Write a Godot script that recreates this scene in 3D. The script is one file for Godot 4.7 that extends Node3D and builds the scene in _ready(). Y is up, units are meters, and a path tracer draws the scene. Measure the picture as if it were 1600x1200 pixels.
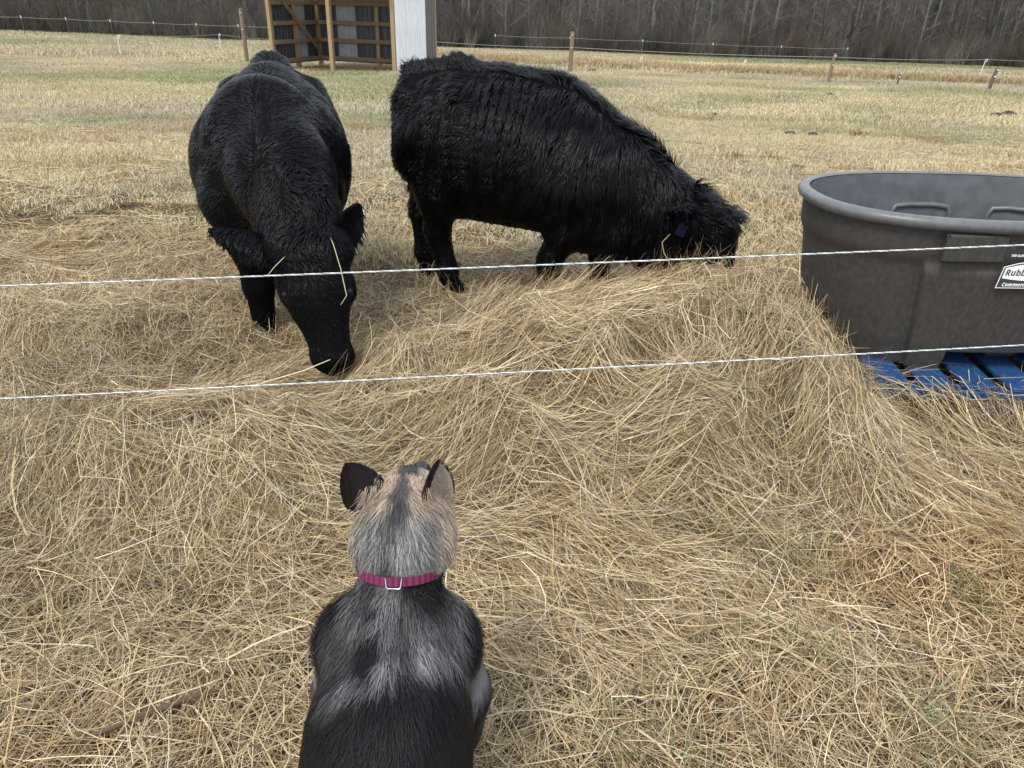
extends Node3D


func _ready() -> void:
	# camera, sky, light, exposure
	var cam := Camera3D.new()
	cam.name = "camera"
	cam.fov = 53.06
	cam.near = 0.05
	cam.far = 1200.0
	add_child(cam)
	cam.transform = Transform3D(Basis(Vector3.RIGHT, deg_to_rad(-26.527)) * Basis(Vector3(0, 0, 1), deg_to_rad(1.2)), Vector3(0, 1.5, 0))
	cam.current = true
	var sky := ProceduralSkyMaterial.new()
	sky.sky_top_color = Color(0.80, 0.84, 0.90)
	sky.sky_horizon_color = Color(0.88, 0.90, 0.92)
	sky.sky_energy_multiplier = 0.9
	sky.sky_curve = 0.2
	sky.ground_bottom_color = Color(0.25, 0.22, 0.18)
	sky.ground_horizon_color = Color(0.45, 0.42, 0.38)
	sky.sun_angle_max = 1.0
	var env := Environment.new()
	env.background_mode = Environment.BG_SKY
	env.sky = Sky.new()
	env.sky.sky_material = sky
	env.tonemap_mode = Environment.TONE_MAPPER_LINEAR
	env.tonemap_exposure = EXPOSURE
	env.sdfgi_enabled = true
	env.ssao_enabled = true
	env.ssil_enabled = true
	var we := WorldEnvironment.new()
	we.name = "world_environment"
	we.environment = env
	add_child(we)
	var sun := DirectionalLight3D.new()
	sun.name = "sun"
	sun.light_energy = 0.38
	sun.light_color = Color(1.0, 0.985, 0.955)
	sun.light_angular_distance = 16.0
	sun.shadow_enabled = true
	sun.rotation_degrees = Vector3(-58.0, -35.0, 0.0)
	add_child(sun)

	rng.seed = 20240
	noise.seed = 7
	noise.noise_type = FastNoiseLite.TYPE_PERLIN
	noise.frequency = 0.01
	noise.fractal_type = FastNoiseLite.FRACTAL_NONE
	cells.seed = 5
	cells.noise_type = FastNoiseLite.TYPE_CELLULAR
	cells.frequency = 0.01
	cells.cellular_return_type = FastNoiseLite.RETURN_DISTANCE
	cells.cellular_jitter = 1.0
	place_shed()
	build_ground()
	build_woods()
	build_shed()
	build_fences()
	build_tank()
	build_hay()
	build_small()
	build_cows()
	build_dog()


# ---------------------------------------------------------------- where things stand
const TANK := Vector3(1.98, 0.165, -3.32)
const TANK_TURN := 0.02
const PALLET_TURN := -6.0
const WIRES := [[Vector3(-3.40, 0.708, -1.83), Vector3(3.60, 0.960, -2.43)], [Vector3(-3.50, 0.347, -1.83), Vector3(3.70, 0.646, -2.43)]]
var shed_frame := Transform3D(Basis(), Vector3.ZERO)
const EXPOSURE := 2.6
const PAT := "small dark cow pat lying on the short pasture grass"
const DUNG := [
	[3.91, -17.48, 0.10, PAT], [8.16, -21.49, 0.10, PAT], [2.96, -33.2, 0.2, "large flat dark cow pat near the tallest far fence post"], [7.25, -16.73, 0.08, PAT], [7.52, -15.81, 0.10, PAT],
	[9.75, -16.1, 0.14, "wide broken dark cow pat on the pasture behind the stock tank"], [9.35, -15.8, 0.12, PAT], [2.98, -8.34, 0.09, "greenish dark cow pat on the grass just behind the stock tank rim"], [-14.54, -35.43, 0.14, PAT],
	[-3.15, -6.09, 0.065, "grey brown dung lump lying on golden hay litter"], [4.07, -11.95, 0.09, PAT], [4.39, -11.93, 0.08, PAT], [3.64, -14.96, 0.07, PAT],
]
const POSTS := [
	[-10.8, -33.0, 1.95, 0.085, 0.0, "tall weathered wooden post beside the open shelter", false], [2.0, -32.2, 1.45, 0.085, 0.02, "tall wooden fence post standing alone in dead grass before the wood", false],
	[11.0, -29.4, 0.98, 0.062, 0.10, "tan wooden fence post leaning over in tall dead grass", false], [15.05, -26.4, 0.68, 0.055, 0.16, "short dark leaning fence post at the end of the grass strip", true],
	[13.4, -29.2, 0.42, 0.035, 0.04, "low thin grey fence stub in the grass strip", true],
]
const STEPINS := [
	[-16.9, -35.3, 0.85, 0.0, "white step-in post with hooked top and yellow foot on open grass"], [-17.5, -49.0, 0.85, 0.0, "white step-in post between open grass and the weathered post"],
	[-14.3, -50.0, 0.6, 0.0, "small white step-in post behind the weathered post"], [21.2, -38.2, 0.80, 0.12, "white leaning step-in post by the green field before the wood"],
	[10.3, -38.1, 0.55, 0.0, "low white step-in post in dead grass before the wood"], [5.9, -40.5, 0.5, 0.0, "low white step-in post in dead grass before the wood"],
]
var FAR_POSTS := []
var FAR_WIRES := []

func wood_edge(x: float) -> float:
	return 73.5 + 0.17 * clampf(x, -80.0, 80.0)

func up(x: float, z: float, h: float) -> Vector3:
	return Vector3(x, land(x, z) + h, z)

func place_shed() -> void:
	shed_frame = Transform3D(Basis(Vector3.UP, deg_to_rad(-22.0)), Vector3(-8.64, 0.0, -29.34))
	shed_frame.origin.y = land(-4.1, -27.5) - 0.03
	var line := []
	for i in 13:
		var x := -47.0 + i * 3.1
		var z := -wood_edge(x) + 3.0
		FAR_POSTS.append([x, z])
		line.append(up(x, z, 1.2))
	FAR_WIRES.append(["thin fence wire running along the wood behind the shelter", line, 0.012])
	var line2 := []
	for i in 6:
		var x := -2.0 + i * 6.3
		var z := -wood_edge(x) + 3.0
		FAR_POSTS.append([x, z])
		line2.append(up(x, z, 1.2))
	FAR_WIRES.append(["thin fence wire strung along the wood past the dead grass", line2, 0.012])
	FAR_WIRES.append(["white fence wire joining the step-in posts on the open grass, top strand", [up(-22.0, -27.0, 0.7), up(-16.9, -35.3, 0.8), up(-17.5, -49.0, 0.8), up(-14.3, -50.0, 0.6)], 0.009])
	FAR_WIRES.append(["white fence wire joining the step-in posts on the open grass, low strand", [up(-20.0, -25.0, 0.12), up(-16.9, -35.3, 0.15), up(-17.5, -49.0, 0.2)], 0.009])
	FAR_WIRES.append(["pale fence wire running past the lone and leaning posts", [up(-4.0, -38.0, 0.9), up(2.1, -32.1, 0.9), up(11.1, -29.3, 0.86), up(21.3, -38.1, 0.78), up(40.0, -46.0, 0.8)], 0.009])

# ---------------------------------------------------------------- helpers
class MB:
	var V := PackedVector3Array()
	var N := PackedVector3Array()
	var C := PackedColorArray()
	var I := PackedInt32Array()
	func tri(a: int, b: int, c: int) -> void:
		I.append(a); I.append(b); I.append(c)
	func quad(a: int, b: int, c: int, d: int) -> void:
		I.append(a); I.append(b); I.append(c); I.append(a); I.append(c); I.append(d)
	func vert(p: Vector3, n: Vector3, c: Color) -> int:
		V.append(p); N.append(n); C.append(c)
		return V.size() - 1
	func mesh(check := true) -> ArrayMesh:
		for i in range(0, I.size() if check else 0, 3): # faces run clockwise as seen from where their normals point
			var a := I[i]
			var b := I[i + 1]
			var c := I[i + 2]
			if (V[b] - V[a]).cross(V[c] - V[a]).dot(N[a] + N[b] + N[c]) > 0.0:
				I[i + 1] = c
				I[i + 2] = b
		var arr := []
		arr.resize(Mesh.ARRAY_MAX)
		arr[Mesh.ARRAY_VERTEX] = V
		arr[Mesh.ARRAY_NORMAL] = N
		arr[Mesh.ARRAY_COLOR] = C
		arr[Mesh.ARRAY_INDEX] = I
		var m := ArrayMesh.new()
		m.add_surface_from_arrays(Mesh.PRIMITIVE_TRIANGLES, arr)
		return m
	# a closed tube along points, radius per point
	func tube(pts: PackedVector3Array, rad: PackedFloat32Array, sides: int, col: Color, caps := true, flat := 1.0) -> void:
		var n := pts.size()
		var first := V.size()
		var t0 := (pts[1] - pts[0]).normalized()
		var u := t0.cross(Vector3.UP if absf(t0.y) < 0.9 else Vector3.RIGHT).normalized()
		for i in n:
			var t := (pts[mini(i + 1, n - 1)] - pts[maxi(i - 1, 0)]).normalized()
			u = (u - t * u.dot(t)).normalized()
			var w := t.cross(u)
			for s in sides:
				var a := TAU * s / sides
				var dir := u * cos(a) + w * (sin(a) * flat)
				V.append(pts[i] + dir * rad[i])
				N.append((u * cos(a) + w * (sin(a) / flat)).normalized())
				C.append(col)
		for i in n - 1:
			for s in sides:
				var a := first + i * sides + s
				var b := first + i * sides + (s + 1) % sides
				quad(a, b, b + sides, a + sides)
		if caps:
			for e in [0, n - 1]:
				var out: Vector3 = (pts[0] - pts[1]).normalized() if e == 0 else (pts[n - 1] - pts[n - 2]).normalized()
				var c := vert(pts[e] + out * rad[e] * 0.15, out, col)
				var ring := V.size()
				for s in sides:
					vert(V[first + e * sides + s], out, col)
				for s in sides:
					if e == 0:
						tri(c, ring + (s + 1) % sides, ring + s)
					else:
						tri(c, ring + s, ring + (s + 1) % sides)
	# a flat tapering hair or blade with rounded-looking normals
	func blade(pts: PackedVector3Array, width: float, side: Vector3, up: Vector3, col: Color, tip := 0.0) -> void:
		var n := pts.size()
		var first := V.size()
		for i in n:
			var f := float(i) / (n - 1)
			var w := width * 0.5 * (1.0 - (1.0 - tip) * f * f)
			var t := (pts[mini(i + 1, n - 1)] - pts[maxi(i - 1, 0)]).normalized()
			var nn := (up - t * up.dot(t)).normalized()
			V.append(pts[i] - side * w); N.append((nn - side * 0.55).normalized()); C.append(col)
			V.append(pts[i] + side * w); N.append((nn + side * 0.55).normalized()); C.append(col)
		var turned := side.cross(pts[n - 1] - pts[0]).dot(up) > 0.0
		for i in n - 1:
			var a := first + i * 2
			if turned:
				quad(a, a + 2, a + 3, a + 1)
			else:
				quad(a, a + 1, a + 3, a + 2)
	# a box with chamfered edges, in the frame xf, centred
	func box(size: Vector3, xf: Transform3D, col := Color.WHITE, bev := 0.004) -> void:
		var h := size * 0.5
		bev = minf(bev, minf(h.x, minf(h.y, h.z)) * 0.45)
		for ax in 3:
			for sg in [-1.0, 1.0]:
				var n := Vector3.ZERO
				n[ax] = sg
				var b := (ax + 1) % 3
				var c := (ax + 2) % 3
				var ids := []
				for q in [[-1, -1], [1, -1], [1, 1], [-1, 1]]:
					var p := Vector3.ZERO
					p[ax] = sg * h[ax]
					p[b] = q[0] * (h[b] - bev)
					p[c] = q[1] * (h[c] - bev)
					ids.append(vert(xf * p, (xf.basis * n).normalized(), col))
				if sg > 0:
					quad(ids[3], ids[2], ids[1], ids[0])
				else:
					quad(ids[0], ids[1], ids[2], ids[3])
		for ax in 3: # chamfer strips along each axis
			var b := (ax + 1) % 3
			var c := (ax + 2) % 3
			for sb in [-1.0, 1.0]:
				for sc in [-1.0, 1.0]:
					var n := Vector3.ZERO
					n[b] = sb; n[c] = sc
					var p1 := Vector3.ZERO
					p1[b] = sb * h[b]; p1[c] = sc * (h[c] - bev)
					var p2 := Vector3.ZERO
					p2[b] = sb * (h[b] - bev); p2[c] = sc * h[c]
					var lo := Vector3.ZERO
					lo[ax] = -(h[ax] - bev)
					n = (xf.basis * n).normalized()
					var i0 := vert(xf * (p1 + lo), n, col)
					var i1 := vert(xf * (p1 - lo), n, col)
					var i2 := vert(xf * (p2 - lo), n, col)
					var i3 := vert(xf * (p2 + lo), n, col)
					quad(i0, i1, i2, i3)

# signed distance field on a grid, meshed as surface nets
class Field:
	var o: Vector3
	var c: float
	var nx: int
	var ny: int
	var nz: int
	var f := PackedFloat32Array()
	func _init(lo: Vector3, hi: Vector3, cell: float) -> void:
		o = lo
		c = cell
		nx = int(ceil((hi.x - lo.x) / c)) + 1
		ny = int(ceil((hi.y - lo.y) / c)) + 1
		nz = int(ceil((hi.z - lo.z) / c)) + 1
		f.resize(nx * ny * nz)
		f.fill(10.0)
	# a tapered capsule; sc widens it per axis
	func bone(a: Vector3, ra: float, b: Vector3, rb: float, k := 0.06, sc := Vector3.ONE) -> void:
		var pad := k + c * 2.0
		var rmax := maxf(ra, rb)
		var lo := a.min(b) - sc * rmax - Vector3.ONE * pad
		var hi := a.max(b) + sc * rmax + Vector3.ONE * pad
		var x0 := clampi(int(floor((lo.x - o.x) / c)), 0, nx - 1)
		var x1 := clampi(int(ceil((hi.x - o.x) / c)), 0, nx - 1)
		var y0 := clampi(int(floor((lo.y - o.y) / c)), 0, ny - 1)
		var y1 := clampi(int(ceil((hi.y - o.y) / c)), 0, ny - 1)
		var z0 := clampi(int(floor((lo.z - o.z) / c)), 0, nz - 1)
		var z1 := clampi(int(ceil((hi.z - o.z) / c)), 0, nz - 1)
		var a2 := a / sc
		var ab := b / sc - a2
		var l2 := maxf(ab.length_squared(), 1e-9)
		var small := minf(sc.x, minf(sc.y, sc.z))
		for z in range(z0, z1 + 1):
			for y in range(y0, y1 + 1):
				var row := (z * ny + y) * nx
				for x in range(x0, x1 + 1):
					var p := (o + Vector3(x, y, z) * c) / sc - a2
					var t := clampf(p.dot(ab) / l2, 0.0, 1.0)
					var d := ((p - ab * t).length() - ra - (rb - ra) * t) * small
					var e := f[row + x]
					var h := k - absf(d - e)
					if h > 0.0:
						f[row + x] = minf(d, e) - h * h * 0.25 / k
					elif d < e:
						f[row + x] = d
	func at(x: int, y: int, z: int) -> float:
		return f[(z * ny + y) * nx + x]
	func grad(p: Vector3) -> Vector3:
		var q := (p - o) / c
		var x := clampi(int(round(q.x)), 1, nx - 2)
		var y := clampi(int(round(q.y)), 1, ny - 2)
		var z := clampi(int(round(q.z)), 1, nz - 2)
		return Vector3(at(x + 1, y, z) - at(x - 1, y, z), at(x, y + 1, z) - at(x, y - 1, z), at(x, y, z + 1) - at(x, y, z - 1)).normalized()
	func mesh_into(mb: MB, col: Color) -> void:
		var id := PackedInt32Array()
		id.resize(nx * ny * nz)
		id.fill(-1)
		var sx := 1
		var sy := nx
		var sz := nx * ny
		var lim := c * 3.0
		var offs := [0, sx, sy, sx + sy, sz, sx + sz, sy + sz, sx + sy + sz]
		var pos := [Vector3(0, 0, 0), Vector3(1, 0, 0), Vector3(0, 1, 0), Vector3(1, 1, 0), Vector3(0, 0, 1), Vector3(1, 0, 1), Vector3(0, 1, 1), Vector3(1, 1, 1)]
		var edges := [[0, 1], [2, 3], [4, 5], [6, 7], [0, 2], [1, 3], [4, 6], [5, 7], [0, 4], [1, 5], [2, 6], [3, 7]]
		for z in nz - 1:
			for y in ny - 1:
				var row := (z * ny + y) * nx
				for x in nx - 1:
					var i := row + x
					var v0 := f[i]
					if v0 > lim or v0 < -lim:
						continue
					var neg := 0
					for k in 8:
						if f[i + offs[k]] < 0.0:
							neg += 1
					if neg == 0 or neg == 8:
						continue
					var s := Vector3.ZERO
					var n := 0
					for e in edges:
						var fa: float = f[i + offs[e[0]]]
						var fb: float = f[i + offs[e[1]]]
						if (fa < 0.0) != (fb < 0.0):
							s += (pos[e[0]] as Vector3).lerp(pos[e[1]], fa / (fa - fb))
							n += 1
					var p := o + (Vector3(x, y, z) + s / n) * c
					id[i] = mb.vert(p, grad(p), col)
		for z in range(1, nz - 1):
			for y in range(1, ny - 1):
				var row := (z * ny + y) * nx
				for x in range(1, nx - 1):
					var i := row + x
					var v := f[i]
					if v > lim or v < -lim:
						continue
					var a := v < 0.0
					if a != (f[i + sx] < 0.0):
						face(mb, id[i], id[i - sy], id[i - sy - sz], id[i - sz], a)
					if a != (f[i + sy] < 0.0):
						face(mb, id[i], id[i - sz], id[i - sx - sz], id[i - sx], a)
					if a != (f[i + sz] < 0.0):
						face(mb, id[i], id[i - sx], id[i - sx - sy], id[i - sy], a)
	func face(mb: MB, a: int, b: int, cc: int, d: int, flip: bool) -> void:
		if a < 0 or b < 0 or cc < 0 or d < 0:
			return
		if flip:
			mb.quad(a, d, cc, b)
		else:
			mb.quad(a, b, cc, d)

var rng := RandomNumberGenerator.new()
var noise := FastNoiseLite.new()
var cells := FastNoiseLite.new()
var taken := {}

func rnd(a: float, b: float) -> float:
	return rng.randf_range(a, b)

func nz(x: float, y: float, s: float, off := 0.0) -> float:
	return noise.get_noise_3d(x * s, y * s, off)

func sm(a: float, b: float, x: float) -> float:
	return smoothstep(a, b, x)

func numbered(called: String) -> String:
	var n: int = taken.get(called, 0)
	taken[called] = n + 1
	return called if n == 0 else "%s_%03d" % [called, n]

func tag(o: Node3D, label: String, category: String, group := "", kind := "") -> void:
	if label: o.set_meta("label", label)
	if category: o.set_meta("category", category)
	if group: o.set_meta("group", group)
	if kind: o.set_meta("kind", kind)

func thing(called: String, at := Vector3.ZERO, turn := 0.0) -> Node3D:
	var o := Node3D.new()
	o.name = numbered(called)
	add_child(o, true)
	o.position = at
	o.rotation.y = turn
	return o

func obj(called: String, m: Mesh, mat: Material, parent: Node = self) -> MeshInstance3D:
	var o := MeshInstance3D.new()
	o.name = numbered(called) if parent == self else called
	o.mesh = m
	o.material_override = mat
	parent.add_child(o, true)
	return o

func scatter(called: String, m: Mesh, mat: Material, xf: Array, cols: PackedColorArray, parent: Node) -> void:
	if xf.is_empty():
		return
	var mm := MultiMesh.new()
	mm.transform_format = MultiMesh.TRANSFORM_3D
	mm.use_colors = true
	mm.mesh = m
	mm.instance_count = xf.size()
	for i in xf.size():
		mm.set_instance_transform(i, xf[i])
		mm.set_instance_color(i, cols[i])
	var o := MultiMeshInstance3D.new()
	o.name = called
	o.multimesh = mm
	o.material_override = mat
	o.set_meta("kind", "stuff")
	parent.add_child(o, true)

func mat(col: Color, rough := 0.8, spec := 0.5, vcol := false) -> StandardMaterial3D:
	var m := StandardMaterial3D.new()
	m.albedo_color = col.linear_to_srgb()
	m.roughness = rough
	m.metallic_specular = spec
	m.vertex_color_use_as_albedo = vcol
	m.cull_mode = BaseMaterial3D.CULL_DISABLED
	return m

func noise_tex(freq: float, lo: Color, hi: Color, octaves := 4, size := 512, sd := 1, mid := 0.5) -> NoiseTexture2D:
	var f := FastNoiseLite.new()
	f.seed = sd
	f.frequency = freq
	f.fractal_octaves = octaves
	var g := Gradient.new()
	g.offsets = PackedFloat32Array([mid - 0.28, mid + 0.28])
	g.colors = PackedColorArray([lo.linear_to_srgb(), hi.linear_to_srgb()])
	var t := NoiseTexture2D.new()
	t.width = size
	t.height = size
	t.seamless = true
	t.noise = f
	t.color_ramp = g
	return t

func grain(m: StandardMaterial3D, tex: Texture2D, scale: Vector3, world := false) -> StandardMaterial3D:
	m.albedo_texture = tex
	m.uv1_triplanar = true
	m.uv1_world_triplanar = world
	m.uv1_scale = scale
	return m

# ---------------------------------------------------------------- lie of the land
func land(x: float, z: float) -> float:
	var d := -z
	var sp := 1.5 * log(1.0 + exp(clampf((d - 6.0) / 1.5, -30.0, 30.0))) if d < 45.0 else d - 6.0
	var y := -0.037 * minf(sp, 84.0) - 0.018 * x * sm(12.0, 80.0, d) * (1.0 - sm(80.0, 200.0, absf(x)))
	y += 0.16 * maxf(0.0, d - 104.0) * (1.0 - sm(200.0, 420.0, d) * 0.6)
	return y + 0.12 * nz(x, z, 6.0, 3.0) * sm(9.0, 25.0, d)

# loose hay over the land: low lumps near the fence, and the heap itself
const MOUNDS := [
	[0.80, -2.72, 0.44, 0.34, 0.27], [1.17, -3.08, 0.24, 0.36, 0.28], [0.40, -2.95, 0.46, 0.36, 0.27], [0.55, -2.40, 0.34, 0.18, 0.16],
	[-0.15, -2.72, 0.40, 0.32, 0.20], [-1.08, -2.16, 0.40, 0.24, 0.24], [-0.75, -2.50, 0.36, 0.28, 0.19], [0.45, -3.45, 0.60, 0.26, 0.18],
	[-1.75, -2.50, 0.45, 0.35, 0.14], [-1.9, -3.5, 0.5, 0.4, 0.08], [1.10, -2.46, 0.24, 0.24, 0.14], [0.05, -2.44, 0.26, 0.20, 0.14],
	[1.02, -3.50, 0.34, 0.20, 0.24], [0.3, -3.75, 0.5, 0.2, 0.15], [-2.3, -2.3, 0.3, 0.25, 0.10],
]
func heap(x: float, z: float) -> float:
	if z > -1.4 or z < -4.9 or x < -3.6 or x > 2.4:
		return 0.0
	var s := 0.0
	var wx := x + 0.12 * nz(x, z, 110.0, 7.0)
	var wz := z + 0.10 * nz(x, z, 110.0, 17.0)
	for m in MOUNDS:
		var a: float = (wx - m[0]) / m[2]
		var b: float = (wz - m[1]) / m[3]
		var q := a * a + b * b
		if q < 6.0:
			s += m[4] * m[4] * exp(-q * q * 0.6)
	s = sqrt(s) * 1.12
	var k := clampf(s * 6.0, 0.0, 1.0)
	var r1 := maxf(0.0, 1.0 - absf(nz(x, z, 95.0, 2.0)) * 4.5)
	var q1 := cells.get_noise_2d(wx * 330.0, wz * 330.0) + 1.0
	var q2 := cells.get_noise_2d(x * 700.0 + 50.0, z * 700.0) + 1.0
	s += k * (0.07 * r1 * r1 + 0.17 * (0.45 - q1) + 0.07 * (0.45 - q2) + 0.08 * nz(x, z, 170.0, 2.5) - 0.02)
	var c1 := maxf(0.0, 1.0 - absf(nz(wx, wz, 120.0, 13.0) + 0.12 * nz(x, z, 400.0, 14.0)) * 8.0)
	var c2 := maxf(0.0, 1.0 - absf(nz(wx, wz, 230.0, 15.0) + 0.1 * nz(x, z, 600.0, 16.0)) * 6.0)
	s *= 1.0 - 0.62 * c1 - 0.25 * c2 # hollows where forkfuls meet
	return maxf(0.0, s)

func lumps(x: float, z: float) -> float:
	var d := -z
	var a := 1.0 - sm(6.0, 12.0, d)
	if a <= 0.0:
		return 0.0
	return a * (0.045 + 0.05 * (0.4 - (cells.get_noise_2d(x * 420.0, z * 420.0) + 1.0)) * sm(0.8, 2.0, d) + 0.095 * nz(x, z, 130.0, 11.0) * sm(1.2, 3.2, d) + 0.050 * nz(x, z, 330.0, 21.0))

func top_of_hay(x: float, z: float) -> float:
	var y := land(x, z) + maxf(0.0, lumps(x, z)) + heap(x, z)
	if x > 1.30 and x < 2.8 and z < -2.60 and z > -3.9:
		y = maxf(y, land(x, z) + 0.168 * sm(1.30, 1.42, x) * sm(2.60, 2.74, -z)) # stalks strewn over the pallet
	return y

func frame_on(x: float, z: float, yaw: float, lift := 0.0, stand := 1.0) -> Transform3D:
	var e := 0.05
	var y := top_of_hay(x, z)
	var n := Vector3(top_of_hay(x - e, z) - top_of_hay(x + e, z), 2.0 * e, top_of_hay(x, z - e) - top_of_hay(x, z + e)).normalized()
	n = n.lerp(Vector3.UP, 1.0 - stand).normalized()
	var d := Vector3(cos(yaw), 0, -sin(yaw))
	d = (d - n * d.dot(n)).normalized()
	return Transform3D(Basis(d, n, d.cross(n)), Vector3(x, y + lift, z))

# the hay's surface sampled once on a grid, for laying stalks on it
var hay_grid := PackedFloat32Array()
const GX := -5.0
const GZ := -6.0
const GC := 0.03
const GNX := 334
const GNZ := 210
func sample_hay() -> void:
	hay_grid.resize(GNX * GNZ)
	for j in GNZ:
		for i in GNX:
			hay_grid[j * GNX + i] = top_of_hay(GX + i * GC, GZ + j * GC)

func hay_at(x: float, z: float) -> float:
	var u := (x - GX) / GC
	var v := (z - GZ) / GC
	var i := int(floor(u))
	var j := int(floor(v))
	if i < 0 or j < 0 or i >= GNX - 1 or j >= GNZ - 1:
		return top_of_hay(x, z)
	u -= i
	v -= j
	var k := j * GNX + i
	return (hay_grid[k] * (1.0 - u) + hay_grid[k + 1] * u) * (1.0 - v) + (hay_grid[k + GNX] * (1.0 - u) + hay_grid[k + GNX + 1] * u) * v

# ---------------------------------------------------------------- hay and grass
const STRAW := [Color(0.57, 0.46, 0.265), Color(0.46, 0.35, 0.18), Color(0.68, 0.575, 0.37), Color(0.29, 0.20, 0.10), Color(0.44, 0.37, 0.24), Color(0.20, 0.115, 0.055), Color(0.74, 0.66, 0.50), Color(0.33, 0.30, 0.165), Color(0.12, 0.085, 0.05)]
const STRAW_W := [0.20, 0.15, 0.14, 0.14, 0.10, 0.08, 0.05, 0.04, 0.10]

func straw() -> Color:
	var r := rng.randf()
	for i in STRAW.size():
		r -= STRAW_W[i]
		if r < 0.0:
			var c: Color = STRAW[i]
			var k := rnd(0.72, 1.12)
			return Color(c.r * k, c.g * k, c.b * k * rnd(0.9, 1.08))
	return STRAW[0]

# one stalk draped over the hay's surface
func lay_stalk(mb: MB, at: Vector3, x: float, z: float, yaw: float, l: float, w: float, bend: float, lift: float, rise: float, col: Color, n := 3) -> void:
	var pts := PackedVector3Array()
	var seg := l / n
	var a := yaw - bend * 0.5
	x -= cos(yaw) * l * 0.5
	z -= sin(yaw) * l * 0.5
	var kink := rng.randi_range(1, n) if rng.randf() < 0.22 else -1
	var stiff := rnd(0.1, 0.95)
	var y0 := hay_at(x, z)
	var y1 := hay_at(x + cos(yaw) * l, z + sin(yaw) * l)
	for k in n + 1:
		var f := float(k) / n
		var arch := 0.03 * l * 4.0 * f * (1.0 - f)
		pts.append(Vector3(x, lerpf(hay_at(x, z), lerpf(y0, y1, f), stiff) + lift + arch + rise * f * f, z) - at)
		if k == kink:
			a += rng.randfn(0.0, 0.6)
		x += cos(a) * seg
		z += sin(a) * seg
		a += bend / n
	var tilt := rng.randfn(0.0, 0.45)
	var d := (pts[n] - pts[0]).normalized()
	var perp := d.cross(Vector3.UP).normalized()
	var upv := perp.cross(d)
	mb.blade(pts, w, perp * cos(tilt) + upv * sin(tilt), upv * cos(tilt) - perp * sin(tilt), col, 0.5)

# a tuft of upright, bent grass blades
func grass_tuft(n: int, h0: float, h1: float, w: float, spread: float, cols: Array) -> ArrayMesh:
	var mb := MB.new()
	for i in n:
		var p := Vector3(rng.randfn(0.0, spread), -0.01, rng.randfn(0.0, spread))
		var h := rnd(h0, h1)
		var dir := rnd(0.0, TAU)
		var lean := rnd(0.15, 1.1)
		var pts := PackedVector3Array()
		for k in 4:
			var f := k / 3.0
			pts.append(p + Vector3(cos(dir) * lean * h * f * (0.4 + 0.6 * f), h * (f - 0.32 * lean * f * f), sin(dir) * lean * h * f * (0.4 + 0.6 * f)))
		var c: Color = cols[rng.randi() % cols.size()]
		var k2 := rnd(0.75, 1.15)
		var side := Vector3(-sin(dir + rnd(-0.7, 0.7)), 0, cos(dir))
		mb.blade(pts, w * rnd(0.7, 1.3), side.normalized(), (Vector3.UP + Vector3(cos(dir), 0, sin(dir)) * 0.6).normalized(), Color(c.r * k2, c.g * k2, c.b * k2), 0.15)
	return mb.mesh()

func field_tone(x: float, z: float) -> Color: # what grows where: straw, bleached grass, green flushes
	var d := -z
	var fine := nz(x, z, 120.0, 33.0)
	var mid := nz(x, z, 38.0, 32.0)
	var green := sm(0.0, 0.55, nz(x, z, 9.0, 31.0) * 0.9 + mid * 0.9 + fine * 0.6 + 0.22 * sm(12.0, 19.0, d) - 0.08 * sm(24.0, 27.0, d) - 0.12 + 0.42 * sm(1.0, 9.0, x) * sm(12.0, 16.0, d) * (1.0 - sm(25.0, 28.0, d)) - 0.25 * (1.0 - sm(6.0, 11.0, d)))
	var dull := sm(-0.15, 0.4, nz(x, z, 16.0, 41.0) + 0.6 * nz(x, z, 70.0, 42.0) + 0.3 * fine)
	var rust := sm(0.30, 0.5, nz(x, z, 85.0, 51.0) + 0.3 * fine) * 0.45
	var c := Color(0.53, 0.455, 0.30).lerp(Color(0.41, 0.365, 0.285), dull * 0.8)
	c = c.lerp(Color(0.235, 0.255, 0.13), green * 0.7)
	if d > 58.0:
		c = c.lerp(Color(0.21, 0.235, 0.11), sm(58.0, 62.0, d) * sm(6.0, 14.0, x) * 0.8)
	return c.lerp(Color(0.33, 0.20, 0.10), rust)

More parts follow.
